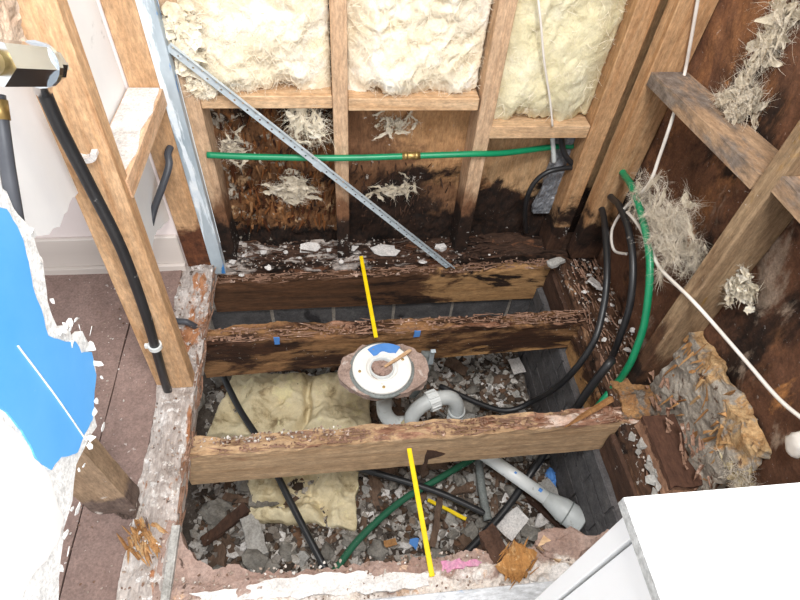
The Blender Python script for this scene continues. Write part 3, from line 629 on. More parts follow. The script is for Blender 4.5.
# stump of a broken stud
def stp(p, t):
    d = nv(p, 14, 3); k = ss(.9, 1, t[2]); k2 = ss(.12, 0, t[2])
    q = Vector((p.x, p.y, p.z))+Vector((d.x*.006, d.y*.006, d.z*.02))*(k+k2+.2)
    q.x += -.04*t[2]; q.y += .02*t[2]; q.x += .07*k2*(.5-t[0])*(1+.6*n1(p, 12, 2)); q.y += .03*k2*(.5-t[1])+.012*k2*n1(p, 20, 5)
    return q
st = obj('wall_stud', surf_box((-.520, .462, -.002), (-.432, .505, .80), (22, 12, 110), stp), stump_mat, label='weathered grey stud with a rotten foot beside the blue drywall', cat='stud', group='studs of the left partition')
obj('broken_fibres', splints(60, lambda: (R.uniform(-.47, -.41), R.uniform(.40, .46), R.uniform(.0, .012)), .045, .004, R, (.6, -1, .05), .5), splinter, st, kind='stuff')

# galvanised angle in the corner with blue paint
ang = obj('metal_angle', join(box((-.377, 1.234, -.03), (-.343, 1.2365, 1.45), .0005), box((-.3795, 1.234, -.03), (-.377, 1.27, 1.45), .0005), box((-.3450, 1.2365, -.03), (-.3430, 1.262, 1.45), .0005)), galv_b, label='upright galvanised metal angle with patches of blue paint', cat='metal angle')
# perforated strap brace with real holes
b0, b1 = at(168, 46, Y, 1.246), at(452, 269, Y, 1.235)
def strap(p0, p1, w_, th, pitch, hole):
    d = (p1-p0); L = d.length; d.normalize(); nrm = Vector((0, -1, 0)); s = d.cross(nrm).normalized(); nrm = s.cross(d).normalized()
    n = int(L/pitch); V = []; F = []
    def add(a, c): V.append(p0+d*a+s*c); V.append(p0+d*a+s*c-nrm*th); return len(V)-2
    for i in range(n):
        a0, a1 = i*pitch, (i+1)*pitch; m = (a0+a1)/2; off = (w_*.18 if i % 2 else -w_*.18)
        ring = [add(m+hole*math.cos(k*math.pi/4+math.pi/8), off+hole*math.sin(k*math.pi/4+math.pi/8)) for k in range(8)]
        o = [(a1, w_*.25), (a1-pitch*.25, w_/2), (a0+pitch*.25, w_/2), (a0, w_*.25), (a0, -w_*.25), (a0+pitch*.25, -w_/2), (a1-pitch*.25, -w_/2), (a1, -w_*.25)]
        out = [add(*q) for q in o]
        for k in range(8):
            k2 = (k+1) % 8
            F += [[ring[k], out[k], out[k2], ring[k2]], [ring[k]+1, ring[k2]+1, out[k2]+1, out[k]+1], [ring[k], ring[k2], ring[k2]+1, ring[k]+1]]
        for ca, cb in (((a1, w_*.25), (a1, w_/2)), ((a0, w_/2), (a0, w_*.25)), ((a0, -w_*.25), (a0, -w_/2)), ((a1, -w_/2), (a1, -w_*.25))): pass
        for (e0, e1, e2) in (((a1, w_*.25), (a1, w_/2), (a1-pitch*.25, w_/2)), ((a0+pitch*.25, w_/2), (a0, w_/2), (a0, w_*.25)), ((a0, -w_*.25), (a0, -w_/2), (a0+pitch*.25, -w_/2)), ((a1-pitch*.25, -w_/2), (a1, -w_/2), (a1, -w_*.25))):
            x = [add(*e0), add(*e1), add(*e2)]; F += [[x[0], x[1], x[2]], [x[0]+1, x[2]+1, x[1]+1]]
        for sg in (1, -1):
            x, y = add(a0, sg*w_/2), add(a1, sg*w_/2); F.append([x, y, y+1, x+1])
    return V, F
br = obj('strap_brace', strap(b0, b1, .022, .0012, .0185, .0028), galv, label='long perforated steel strap brace running diagonally across the far wall', cat='brace')
bd = (b1-b0).normalized(); bs = bd.cross(Vector((0, -1, 0))).normalized()
obj('stiffening_lip', join(*[(lambda q: ([q[0], q[1], q[1]+Vector((0, -.008, 0)), q[0]+Vector((0, -.008, 0)), q[0]+bs*.001, q[1]+bs*.001, q[1]+bs*.001+Vector((0, -.008, 0)), q[0]+bs*.001+Vector((0, -.008, 0))], [[0, 1, 2, 3], [7, 6, 5, 4], [0, 4, 5, 1], [2, 6, 7, 3], [1, 5, 6, 2], [0, 3, 7, 4]]))((b0-bs*.011, b1-bs*.011))]), galv, br)
m = b0.lerp(b1, .43); obj('splice_sleeve', xf(box((-.016, -.004, -.0125), (.016, .001, .0125), .0008), Matrix.Translation(m) @ Matrix.Rotation(-math.atan2(bd.z, bd.x), 4, 'Y')), galv, br)
for t in (.03, .97): obj('nail', lathe([(0, .003), (.004, .0025), (.0045, 0), (0, 0)], b0.lerp(b1, t)+Vector((0, -.001, 0)), 10, (0, -1, 0)), galv, br)

# ------------------------------------------------------------------ pipes and cables
def pipe(name, pts, r, mat, label, cat='pipe', group=None, seg=12, k=8):
    return obj(name, tube(pts, r, seg, k), mat, label=label, cat=cat, group=group, smooth=True)
YP = 1.262
ga = [at(207, 155, Y, YP), at(260, 157, Y, YP), at(340, 158, Y, YP), at(412, 156, Y, YP), at(470, 154, Y, YP), at(505, 153, Y, YP+.02), at(552, 147, Y, 1.33), at(575, 146, Y, 1.335)]
gp = pipe('water_pipe', ga, .0085, green_p, 'long green water pipe running level across the far wall')
c0 = at(402, 156, Y, YP); c1 = at(420, 155.5, Y, YP)
obj('crimp_sleeve', join(tube([c0, c1], .0100, 14, 1), tube([c0.lerp(c1, .1), c0.lerp(c1, .3)], .0112, 14, 1), tube([c0.lerp(c1, .7), c0.lerp(c1, .9)], .0112, 14, 1)), brass, gp, 'dull metal crimp sleeve', smooth=True)
hz = [Vector((.815, 1.30, .36)), at(623, 173, Y, 1.215), at(632, 187, X, .80), at(643, 220, X, .785), at(650, 265, X, .775), at(645, 320, X, .770), at(635, 352, X, .764), at(628, 367, X, .762), at(618, 382, X, .757), at(604, 399, X, .722), at(592, 414, X, .70)]
pipe('water_hose', hz, .0095, green_p, 'bright green hose bending down past the corner stud')
pipe('water_hose', [Vector((.80, 1.30, .21)), at(602, 210, Y, 1.215), at(606, 240, X, .775), at(607, 275, X, .752), at(603, 310, X, .735), at(592, 345, X, .700), at(565, 380, X, .66), at(535, 400, Z, -.34), at(500, 410, Z, -.41), at(440, 386, Z, -.44)], .0095, black_p, 'left black hose beside the green one, dropping below the floor', group='black hoses at the right wall')
pipe('water_hose', [Vector((.81, 1.30, .26)), at(611, 197, Y, 1.215), at(620, 207, X, .80), at(629, 232, X, .785), at(633, 265, X, .775), at(630, 305, X, .768), at(618, 342, X, .765), at(610, 362, X, .775)], .0095, black_p, 'black hose right behind the green one at the corner stud', group='black hoses at the right wall')
pipe('water_hose', [at(612, 360, X, .725), at(607, 366, X, .705), at(590, 388, X, .68), at(575, 410, X, .66), at(540, 460, Z, -.37), at(505, 510, Z, -.43), at(465, 554, Z, -.45)], .0115, black_p, 'black hose slanting through the crawl space past the white drain pipe', group='black hoses in the crawl space')
pipe('water_hose', [at(221, 372, Z, -.375), at(240, 410, Z, -.375), at(262, 445, Z, -.38), at(292, 505, Z, -.39), at(327, 572, Z, -.41)], .0105, black_p, 'straight black hose passing over both wool slabs in the crawl space', group='black hoses in the crawl space')
pipe('water_hose', [at(350, 466, Z, -.40), at(390, 477, Z, -.40), at(440, 493, Z, -.42), at(486, 514, Z, -.44)], .0105, black_p, 'black hose crossing the rubble behind the near yellow stick', group='black hoses in the crawl space')
pipe('water_hose', [at(334, 572, Z, -.42), at(360, 538, Z, -.42), at(400, 502, Z, -.42), at(440, 478, Z, -.42), at(474, 458, Z, -.42)], .0105, green_d, 'dusty green hose curving through the rubble')
pipe('conduit', [at(478, 455, Z, -.44), at(482, 490, Z, -.44), at(488, 520, Z, -.44)], .013, pvc_d, 'short dusty grey conduit in the rubble beside the white drain pipe')
pipe('cable', [at(705, -40, Y, 1.208), at(697, 5, Y, 1.208), at(690, 45, Y, 1.206), at(684, 76, Y, 1.20), at(675, 110, X, .795), at(660, 155, X, .80), at(648, 185, X, .80), at(625, 208, X, .80), at(612, 230, X, .80), at(614, 250, X, .80), at(627, 254, X, .80)], .0042, white_c, 'white cable coming down the corner and looping beside the hoses', 'cable', seg=8)
pipe('cable', [at(627, 212, X, .79), at(636, 222, X, .79), at(650, 246, X, .79), at(660, 268, X, .785), at(690, 298, X, .775), at(712, 322, X, .80), at(745, 360, X, .84), at(780, 400, X, .85), at(815, 428, X, .855)], .0042, white_c, 'white cable crossing the weathered stud toward the cabinet', 'cable', seg=8)
pipe('cable', [at(537, -10, Y, 1.262), at(541, 25, Y, 1.258), at(544, 60, Y, 1.260), at(550, 100, Y, 1.262), at(552.5, 126, Y, 1.263)], .0028, white_c, 'thin white cord hanging down the smooth yellow batt', 'cable', seg=8)
cq = at(797, 445, X, .845)
obj('cable_connector', ico(cq, (.010, .022, .03), 3, .25, 3, 4), white_c, label='white connector on the cable at the right picture edge', cat='connector', smooth=True)
# box of services behind the right bay
obj('membrane_patch', surf_box((at(538, 190, Y, 1.35).x, 1.336, .10), (at(578, 145, Y, 1.35).x+.02, 1.346, .425), (30, 1, 50), lambda p, t: p+Vector((.012*n1(p, 12, 2), -.010*abs(n1(p, 18, 1)) if t[1] < .5 else 0, 0))), foil, label='crinkled grey membrane behind the pipes in the right bay', cat='membrane', smooth=False)
pipe('water_pipe', [at(552, 128, Y, 1.325), at(553, 145, Y, 1.322), at(554, 162, Y, 1.322)], .007, pvc_w, 'short white pipe stub below the lowest nog')
pipe('water_pipe', [at(561, 125, Y, 1.315), at(562, 145, Y, 1.31), at(567, 158, Y, 1.305), at(578, 168, Y, 1.305)], .0085, black_p, 'short black pipe bend below the lowest nog')
pipe('water_pipe', [at(580, 168, Y, 1.30), at(566, 168, Y, 1.295), at(548, 172, Y, 1.29), at(535, 182, Y, 1.29), at(527, 198, Y, 1.29), at(525, 215, Y, 1.30), at(526, 232, Y, 1.32)], .0075, black_p, 'black pipe arching over the foot of the right bay')
# left pipes
bl = [at(44, 92, Y, .80), at(60, 128, Y, .80), at(90, 186, Y, .80), at(122, 250, Y, .795), at(145, 312, Y, .79), at(156, 350, Y, .79), at(166, 385, Y, .795), at(174, 408, Y, .80)]
pl = pipe('water_pipe', bl, .0105, black_p, 'long black pipe running down the near stud from the chrome valve', k=10)
def clip(c, r, mat, label, ax):
    q = Vector((0, 0, 1)).rotation_difference(Vector(ax).normalized())
    g = join(lathe([(r, -.006), (r+.004, -.006), (r+.004, .006), (r, .006), (r, -.006)], (0, 0, 0), 20), box((r*.4, -.004, -.006), (r+.011, .004, .006), .001))
    return obj('pipe_clip', xf(g, Matrix.Translation(c) @ q.to_matrix().to_4x4()), mat, label=label, cat='clip', group='pipe clips on the near stud', smooth=False)
clip(at(155, 346, Y, .79), .0112, pvc_w, 'white clip holding the black pipe low on the near stud', (bl[5]-bl[4]))
cc = at(85, 150, Y, .856)
gcl = []
for k in range(9):
    a0 = math.pi*(.95+1.1*k/8); gcl.append((math.cos(a0), math.sin(a0)))
cl = [(x*.022, z*.018) for x, z in gcl]+[(x*.012, z*.009+.001) for x, z in gcl[::-1]]
obj('pipe_clip', prism([(cc.x+x, cc.z+z) for x, z in cl], 1, cc.y-.014, cc.y-.001), plaster_white, label='empty white crescent pipe clip on the face of the near stud', cat='clip', group='pipe clips on the near stud')
pipe('water_pipe', [Vector((-.392, 1.262, .437)), at(168, 153, Y, 1.225), at(169, 165, Y, 1.20), at(163, 185, Y, 1.17), at(154, 210, Y, 1.14), at(149, 235, Y, 1.10), at(150, 262, Y, 1.06), at(160, 300, Y, 1.02), at(172, 319, Z, .022), at(186, 322, Z, .02), at(196, 327, Z, -.01)], .0088, grey_p, 'dark grey pipe curving out of the far partition stud')
pp = pipe('water_pipe', [at(-3, 95, X, -.37), at(2, 130, X, -.37), at(7, 165, X, -.375), at(13, 200, X, -.38), at(20, 240, X, -.39)], .0085, grey_p, 'short grey pipe at the left picture edge')
obj('collar', tube([at(-3, 100, X, -.37), at(0, 120, X, -.37)], .0105, 14, 1), brass, pp, 'brass collar', smooth=True)
# chrome shut-off valve
v0, v1 = at(-8, 62, X, -.335), at(62, 66, X, -.318)
vd = (v1-v0).normalized(); L = (v1-v0).length
vt = thing('shutoff_valve', 'chrome shutoff valve at the upper left above the black pipe', 'valve', v0.lerp(v1, .5)-Vector((0, 0, .02)))
def hexp(a, b, r, n=6): return tube([v0+vd*L*a, v0+vd*L*b], r, n, 1)
obj('inlet', hexp(-.35, .02, .013, 16), brass, vt, 'brass inlet', smooth=True)
obj('hex_body', hexp(.0, .60, .0245), chrome, vt)
vn = obj('packing_nut', join(hexp(.60, .66, .0255, 20), hexp(.66, .84, .019, 8)), chrome, vt)
obj('stem', join(hexp(.82, .93, .008, 12), hexp(.93, 1.06, .006, 4)), chrome, vn)
obj('outlet', tube([v0+vd*L*.62, at(43, 90, Y, .80)], .012, 16, 1), chrome, vt, smooth=True)
pl_c = at(8, 22, X, -.36)
obj('wall_scrap', surf_box((pl_c.x-.010, pl_c.y-.05, pl_c.z-.045), (pl_c.x+.0, pl_c.y+.035, pl_c.z+.06), (2, 16, 20), lambda p, t: p+nv(p, 22, 2)*.008), surf('ragged plaster scrap', '#ecd8c4', '#cfa98a', scale=12, bump=.8, layers=[dict(a='#6b4a52', b='#8a6a70', vec=(0, 0, 9), off=-9.1, lo=.5, hi=.6, scale=12)]), label='ragged plaster scrap above the chrome valve', cat='plaster')

# ------------------------------------------------------------------ toilet flange, trap, drains
fc = at(382, 366, Z, .0); fc.y -= .004
ft = thing('toilet_flange', 'white toilet flange with blue tape set in crumbling floor', 'flange', fc-Vector((0, 0, .03)))
def crmb(p, t): return p
rim = []
for k in range(60):
    a0 = 2*math.pi*k/60; d = Vector((math.cos(a0), math.sin(a0), 0)); r = .094+.030*abs(math.cos(a0))**3+.012*n1(d, 1.6, 4)
    rim.append((fc.x+.004+d.x*r, fc.y+d.y*r*.92))
bm = bmesh.new(); g = prism(rim, 2, fc.z-.034, fc.z-.010); vv = [bm.verts.new(v) for v in g[0]]
for f in g[1]: bm.faces.new([vv[i] for i in f])
bmesh.ops.triangulate(bm, faces=list(bm.faces)); bmesh.ops.subdivide_edges(bm, edges=list(bm.edges), cuts=3, use_grid_fill=True)
for v in bm.verts: v.co += nv(v.co, 30, 2)*.004
obj('floor_remnant', bmgeo(bm), surf('pale floor remnant', '#c4aca0', '#9a8276', scale=26, bump=1., rough=.95, layers=[dict(a='#e2d6ce', b='#cbb8ad', scale=18, lo=.56, hi=.64), dict(a='#7a6256', b='#8f776a', scale=24, lo=.6, hi=.66)]), ft, 'crumbling brown floor remnant', smooth=False)
obj('flange_ring', lathe([(.030, -.012), (.0800, -.012), (.0815, -.008), (.0815, -.002), (.0795, 0), (.045, .001), (.043, -.002), (.040, -.006), (.030, -.012)], fc, 48), flange_w, ft, smooth=False)
obj('skirt', lathe([(.081, -.016), (.092, -.014), (.090, -.009), (.081, -.007), (.081, -.016)], fc, 48), pvc_d, ft, 'translucent grey skirt', smooth=True)
obj('inner_collar', lathe([(.030, -.05), (.034, -.05), (.0345, .002), (.033, .004), (.030, .002), (.030, -.05)], fc, 36), pvc_w, ft, smooth=True)
obj('plug', ico(fc+Vector((-.002, -.002, -.006)), (.024, .022, .010), 3, .6, 4., 3), plaster_floor, ft, 'crumbled plug in the hole')
for a0 in (3.3, 4.7, .35, 1.9): obj('screw', lathe([(0, .003), (.004, .002), (.0045, -.001), (0, -.001)], fc+Vector((math.cos(a0)*.063, math.sin(a0)*.063, 0)), 10), brass, ft)
tp = []
for k in range(13): a0 = math.pi*(.30+.42*k/12); tp.append((fc.x+.012+math.cos(a0)*.076, fc.y+math.sin(a0)*.078))
for k in range(12, -1, -1): a0 = math.pi*(.30+.42*k/12); tp.append((fc.x+.012+math.cos(a0)*(.050+.003*math.sin(k*1.1)), fc.y+math.sin(a0)*(.049+.003*math.cos(k*.9))))
obj('tape', prism(tp, 2, fc.z+.0015, fc.z+.0025), tape_blue, label='torn blue tape on the rim of the white flange', cat='tape', group='scraps of blue tape')
e0, e1 = at(385, 367, Z, .010), at(410, 350, Z, .012)
obj('wood_shim', splints(1, lambda: e0, .1, .004, random.Random(3), (e1-e0).normalized(), .01) if False else join(prism(ragged([(e0.x, e0.y), (e1.x-.002, e1.y-.006), (e1.x+.006, e1.y), (e1.x-.001, e1.y+.006), (e0.x-.002, e0.y+.006)], .02, .002, 4), 2, .005, .010)), clean_x, label='thin pale wood sliver lying across the flange', cat='wood')
pipe('drain_pipe', [fc+Vector((.008, -.02, -.04)), fc+Vector((.008, -.03, -.12)), fc+Vector((.012, -.045, -.18)), fc+Vector((.04, -.06, -.215)), fc+Vector((.09, -.06, -.22))], .0225, pvc, 'grey plastic drain elbow below the toilet flange', seg=20)
T0 = [(.207, .772, -.34), (.205, .772, -.20), (.214, .780, -.163), (.240, .793, -.143), (.280, .806, -.140), (.320, .812, -.148), (.343, .806, -.175), (.348, .800, -.215)]
tr = thing('drain_trap', 'pale grey plastic trap arching beside the toilet flange', 'pipe', T0[0])
obj('bend', tube(T0, .0225, 20, 8), pvc, tr, smooth=True)
obj('outlet_tail', join(tube([(.348, .800, -.21), (.350, .798, -.34)], .0250, 20, 1), lathe([(.0225, 0), (.0265, 0), (.0265, .012), (.0225, .012)], (.348, .800, -.216), 24)), pvc, tr, smooth=True)
nd_ = Vector((.04, .013, .003)).normalized(); nc = Vector((.268, .803, -.141))
cn = obj('coupling_nut', lathe([(.0225, -.016), (.029, -.016), (.029, .016), (.0225, .016)], nc, 24, nd_), pvc_w, tr, 'white ribbed coupling nut')
nu = nd_.orthogonal().normalized()
for k in range(12):
    obj('rib', lathe([(0, 0), (.003, 0), (.003, .028), (0, .028)], nc-nd_*.014+(nu*math.cos(k*.5236)+nd_.cross(nu)*math.sin(k*.5236))*.029, 6, nd_), pvc_w, cn)
obj('cement_lump', ico((.205, .766, -.215), (.028, .028, .03), 3, .35, 4, 2), surf('pipe cement', '#cbbd98', '#b5a47c', scale=16, bump=.5, rough=.8), tr, 'yellowish cement at the joint', smooth=True)
q = at(421, 378, Z, -.19)
pipe('drain_pipe', [at(428, 352, Z, -.10), at(424, 368, Z, -.16), at(418, 384, Z, -.22), at(412, 392, Z, -.28)], .020, pvc_d, 'dusty grey pipe standing behind the toilet flange', seg=18)
bq = at(432, 355, Z, -.07)
obj('strap_bracket', join(box((bq.x-.007, bq.y-.001, bq.z-.05), (bq.x+.007, bq.y+.001, bq.z+.03), .0004), box((bq.x-.007, bq.y-.012, bq.z+.028), (bq.x+.007, bq.y+.001, bq.z+.03), .0004)), galv, label='small steel bracket strip beside the dusty grey pipe', cat='bracket')
d0, d1, d2, d3 = at(478, 450, Z, -.37), at(549, 500, Z, -.375), at(557, 508, Z, -.375), at(592, 534, Z, -.38)
dp = thing('drain_pipe', 'white drain pipe with a wide grey bell end at lower right', 'pipe', d1-Vector((0, 0, .04)))
sh = obj('shaft', tube([d0, d1], .0215, 20, 1), pvc_w, dp, smooth=True)
ddir = (d1-d0).normalized()
be = obj('bell', lathe([(.0215, -.01), (.023, -.01), (.030, .02), (.037, .045), (.039, .11), (.036, .115), (.034, .05), (.0215, .0)], d1, 28, ddir), pvc, dp, 'grey bell end', smooth=True)
obj('band', lathe([(.0385, .060), (.0400, .060), (.0400, .064), (.0385, .064)], d1, 28, ddir), pvc_d, be)
for t, l in ((.52, .012), (.86, .018)):
    c = d0.lerp(d1, t); u = (Vector((0, 0, 1))-ddir*ddir.z).normalized()
    obj('blue_mark', tube([c+u*.0208-ddir*l*.3, c+u*.0208+ddir*l*.3], .0035 if t < .6 else .006, 8, 1), tape_blue, sh, 'blue print mark')

# ------------------------------------------------------------------ crawl space contents
def slab(corners, th, label, sd, mat):
    cs = [at(px, py, Z, -.43) for px, py in corners]
    def fn(p, t):
        u, v, k = t; q = cs[0].lerp(cs[1], u).lerp(cs[3].lerp(cs[2], u), v)
        e = min(1, 6*min(u, 1-u)+.15)*min(1, 6*min(v, 1-v)+.15); z = -.485+(th*(.55+.45*e)+(.048*n1(q, 8, sd)-.06*(1-min(1, 5*abs(noise.noise(q*5.5+Vector((sd, 0, 0)))))))*e+.008*n1(q, 40, sd))*k
        d = nv(q, 14, sd)*.010
        return Vector((q.x+d.x, q.y+d.y, z))
    return obj('insulation_slab', surf_box((0, 0, 0), (1, 1, 1), (70, 40, 6), fn), mat, label=label, cat='insulation', group='old wool slabs on the ground', smooth=True)
slab([(206, 432), (372, 438), (368, 372), (232, 372)], .07, 'larger lumpy wool slab on the ground between the joists', 3, wool_old)
slab([(248, 516), (356, 526), (358, 466), (250, 470)], .055, 'smaller squarer wool slab in the rubble nearest the front', 4, wool_old)

R = random.Random(77)
def inside(): return R.uniform(-.46, .69), R.uniform(.30, 1.22)
gs = []
for _ in range(9500):
    x, y = inside(); s = .004+.017*R.random()**2.0
    gs.append(shard((x, y, gz(x, y)+R.uniform(.0, .016)), s, s*R.uniform(.15, .6), (R.gauss(0, .4), R.gauss(0, .4), R.uniform(0, 6.3)), R, R.choice((4, 5, 6))))
obj('rubble', join(*gs), chips, label='mixed grey and brown rubble chips covering the ground', cat='rubble', kind='stuff')
SL = [((-.46, .12), (.83, 1.12)), ((-.31, .06), (.55, .77))]
def free():
    while True:
        x, y = inside()
        if not any(a[0] < x < a[1] and b[0] < y < b[1] for a, b in SL): return x, y
protos = []
for k in range(8): protos.append(('plaster_flake', shard((0, 0, 0), .026, .005, (R.gauss(0, .2), R.gauss(0, .2), 0), R, 7), plaster_grey if k % 2 else plaster_white))
for k in range(6): protos.append(('wood_chip', surf_box((-.032, -.010-.003*(k % 3), -.004), (.032, .010+.003*(k % 2), .005), (8, 4, 2), lambda p, t: p+nv(p+Vector((k, 0, 0)), 24, k)*.007), bark))
for k in range(5): protos.append(('stone', ico((0, 0, 0), (.022, .018, .014), 2, .5, 3, k), stone_m))
KIND = {'plaster_flake': 'plaster', 'wood_chip': 'wood', 'stone': 'stone'}
LOOK = {'plaster_flake': 'plaster flake', 'wood_chip': 'brown wood chip', 'stone': 'rounded grey stone'}
BAYS = [((.44, .76), 'in the rubble in front of the nearest joist', 'of the front bay'), ((.90, 1.17), 'in the rubble between the nearest and middle joists', 'of the middle bay')]
made = {}; taken = []
for i in range(285):
    k = R.randrange(len(protos)); nm, g, m = protos[k]; sc = R.uniform(.55, 1.2)+.9*R.random()**4
    (y0, y1), where, bay = BAYS[0 if R.random() < .62 else 1]
    for tr_ in range(400):
        x, y = R.uniform(-.44, .67), R.uniform(y0, y1); gap = (.052 if tr_ < 60 else .042 if tr_ < 200 else .034)*min(sc, 1.2)/.9
        if not any(a[0] < x < a[1] and b[0] < y < b[1] for a, b in SL) and all((x-u)**2+(y-v)**2 > gap*gap for u, v in taken): break
    taken.append((x, y))
    look = ('white ' if m is plaster_white else 'grey ' if nm == 'plaster_flake' else '')+LOOK[nm]
    if k not in made: o = obj(nm, g, m); made[k] = o
    else: o = made[k].copy(); COL.objects.link(o)
    tag(o, look+' lying '+where, KIND[nm], look+'s '+bay)
    o.location = (x, y, gz(x, y)-.002+R.uniform(0, .006)); o.rotation_euler = (R.gauss(0, .25), R.gauss(0, .25), R.uniform(0, 6.3)); o.scale = (sc, sc*R.uniform(.7, 1.2), sc)
def on_ground(px, py, dz=.02):
    p = at(px, py, Z, -.49); return Vector((p.x, p.y, gz(p.x, p.y)+dz))
def quad(name, pix, th, mat, label, cat, z=-.465, curl=.006, sd=1):
    poly = ragged([(at(px, py, Z, z).x, at(px, py, Z, z).y) for px, py in pix], .010, .007 if 'smear' in name else .002, sd)
    V, F = prism(poly, 2, z-th, z); V = [v+Vector((0, 0, curl*n1(v, 12, sd))) for v in V]
    return obj(name, (V, F), mat, label=label, cat=cat)
quad('paper_scrap', [(492, 524), (517, 506), (529, 519), (512, 541)], .002, plaster_white, 'square white paper scrap in the rubble beside the slanting black hose', 'paper')
quad('paper_scrap', [(508, 360), (519, 357), (526, 372), (514, 374)], .002, plaster_white, 'small white card standing out behind the trap', 'paper', -.45)
obj('rock', ico(on_ground(216, 512, .015), (.045, .040, .035), 3, .35, 3, 5), stone_m, label='large pale rock at the left of the rubble', cat='stone')
obj('rock', ico(on_ground(196, 405, .015), (.035, .045, .03), 3, .4, 3, 8), plaster_grey, label='pale plaster lump left of the larger wool slab', cat='plaster')
a, b = on_ground(204, 545, .04), on_ground(250, 512, .05)
def board(name, p, q_, wd, th, mat, label, sd, cat='wood', amp=.006):
    d = (q_-p); L = d.length; M = Matrix.Translation(p) @ d.to_track_quat('X', 'Z').to_matrix().to_4x4()
    def fn(v, t): return M @ (v+nv(v+Vector((sd, 0, 0)), 18, sd)*amp)
    return obj(name, surf_box((0, -wd/2, -th/2), (L, wd/2, th/2), (18, 6, 4), fn), mat, label=label, cat=cat)
board('broken_board', a, b, .035, .016, dark_wood, 'broken dark board leaning on the large pale rock', 2)
board('broken_board', on_ground(262, 560, .03), on_ground(250, 520, .04), .05, .012, plaster_grey, 'grey flaky board fragment below the smaller wool slab', 5, 'plaster')
board('wood_stick', on_ground(432, 548, .03), on_ground(440, 498, .04), .02, .014, bark, 'upright brown stick in the rubble behind the near yellow stick', 7)
board('rotten_timber', on_ground(520, 490, .03), on_ground(575, 540, .04), .04, .03, dark_wood, 'dark rotten timber lying under the white drain pipe', 8)
board('yellow_strip', on_ground(427, 503, .05), on_ground(465, 521, .045), .010, .006, yellow, 'short dirty yellow strip lying in the rubble', 3, 'strip', .002)
obj('blue_scrap', ico(on_ground(552, 476, .02), (.02, .03, .02), 3, .5, 3, 2), tape_blue, label='crumpled blue plastic scrap beside the dark brick wall', cat='plastic')
obj('blue_scrap', shard(on_ground(414, 545, .03), .020, .002, (.3, .2, 0), R), tape_blue, label='blue scrap in the rubble left of the near yellow stick', cat='plastic')
board('wood_offcut', on_ground(384, 548, .03), on_ground(396, 545, .03), .02, .006, splinter, 'small tan wood offcut in the rubble near the front edge', 4, 'wood', .003)

# yellow sticks bridging the joists
def stick(p, q_, label, w_=.0115, th=.006):
    d = q_-p; M = Matrix.Translation(p) @ d.to_track_quat('X', 'Z').to_matrix().to_4x4()
    return obj('yellow_stick', xf(box((0, -w_/2, 0), (d.length, w_/2, th), .0012), M), yellow, label=label, cat='stick', group='yellow sticks laid over the joists')
stick(at(361, 257, Z, .03), at(376, 338, Z, .012), 'far yellow stick between the rear joist and the toilet flange')
stick(at(409, 449, Z, .012), at(432, 577, Z, .014), 'near yellow stick between the front joist and the plaster edge')
for px, py, l in ((277, 340, 'small blue tape scrap on the left of the middle joist'), (417, 333, 'small blue tape scrap on the middle joist behind the flange')):
    c = at(px, py, Y, .948); obj('tape', prism(ragged([(c.x-.009, c.z-.016), (c.x+.008, c.z-.016), (c.x+.009, c.z+.014), (c.x-.009, c.z+.016)], .008, .003, 2), 1, .9445, .9465), tape_blue, label=l, cat='tape', group='scraps of blue tape')

# ------------------------------------------------------------------ loose pieces on plates and in front
R = random.Random(99)
def flake(px, py, z, r, label, th=.004, mat=plaster_white, cat='plaster', group=None, st=1.):
    g = shard((0, 0, 0), r, th, (R.gauss(0, .2), R.gauss(0, .2), 0), R, 9); c = at(px, py, Z, z)
    return obj('plaster_flake', xf(g, Matrix.Translation(c) @ Matrix.Diagonal((st, 1, 1, 1))), mat, label=label, cat=cat, group=group)
flake(385, 250, -.002, .035, 'largest white plaster flake on the far bottom plate, right of the middle stud', st=1.8)
flake(440, 247, -.002, .022, 'white plaster flake on the far bottom plate beside the end of the steel brace', .014)
flake(310, 248, -.002, .026, 'white plaster flake on the far bottom plate left of the middle stud', st=1.5)
for px, py in ((232, 262), (246, 256), (262, 252), (285, 252), (300, 258), (330, 250), (270, 268), (240, 275), (352, 248), (340, 262), (425, 262)):
    flake(px+R.uniform(-3, 3), py, -.006, R.uniform(.007, .015), 'small white plaster bit on the far bottom plate', group='small plaster bits on the far bottom plate')
for px, py in ((590, 275), (600, 288), (584, 292), (612, 305), (622, 322), (606, 320), (616, 345), (628, 350), (600, 300), (596, 268), (632, 330), (604, 340)):
    flake(px, py, .02, R.uniform(.007, .015), 'small white plaster bit on the right sill among the hoses', group='small plaster bits on the right sill')
flake(594, 283, .025, .034, 'white plaster slab on the right sill behind the hoses', .008)
flake(555, 262, .03, .030, 'dirty pale flake at the far right corner of the floor', .010, plaster_grey)
# smashed sheathing and block on the right sill
def chunk(p, t):
    d = nv(p, 16, 4); e = min(1, 5*min(t[1], 1-t[1])+.1)
    return p+Vector((d.x*.012-.016*e*n1(p, 8, 3), d.y*.02, d.z*.02*ss(.3, 1, t[2])))
sm = obj('smashed_sheathing', surf_box((.838, .40, .0), (.873, .735, .27), (6, 60, 50), chunk), grey_rot, label='smashed grey and orange sheathing at the foot of the right wall', cat='wood')
obj('splinters', splints(48, lambda: (R.uniform(.822, .848), R.uniform(.44, .72), R.uniform(.10, .26)), .06, .006, R, (-.02, -.12, 1), .30), splinter, sm, kind='stuff')
obj('edge_splinters', splints(46, lambda: (R.uniform(.845, .868), R.uniform(.40, .50), R.uniform(.05, .22)), .055, .008, R, (0, -.25, 1), .25), splinter, sm, kind='stuff')
obj('lower_splinters', splints(90, lambda: (R.uniform(.805, .85), R.uniform(.42, .73), R.uniform(.0, .12)), .035, .005, R, (-.2, .8, .4), .5), crumb_wood, sm, kind='stuff')
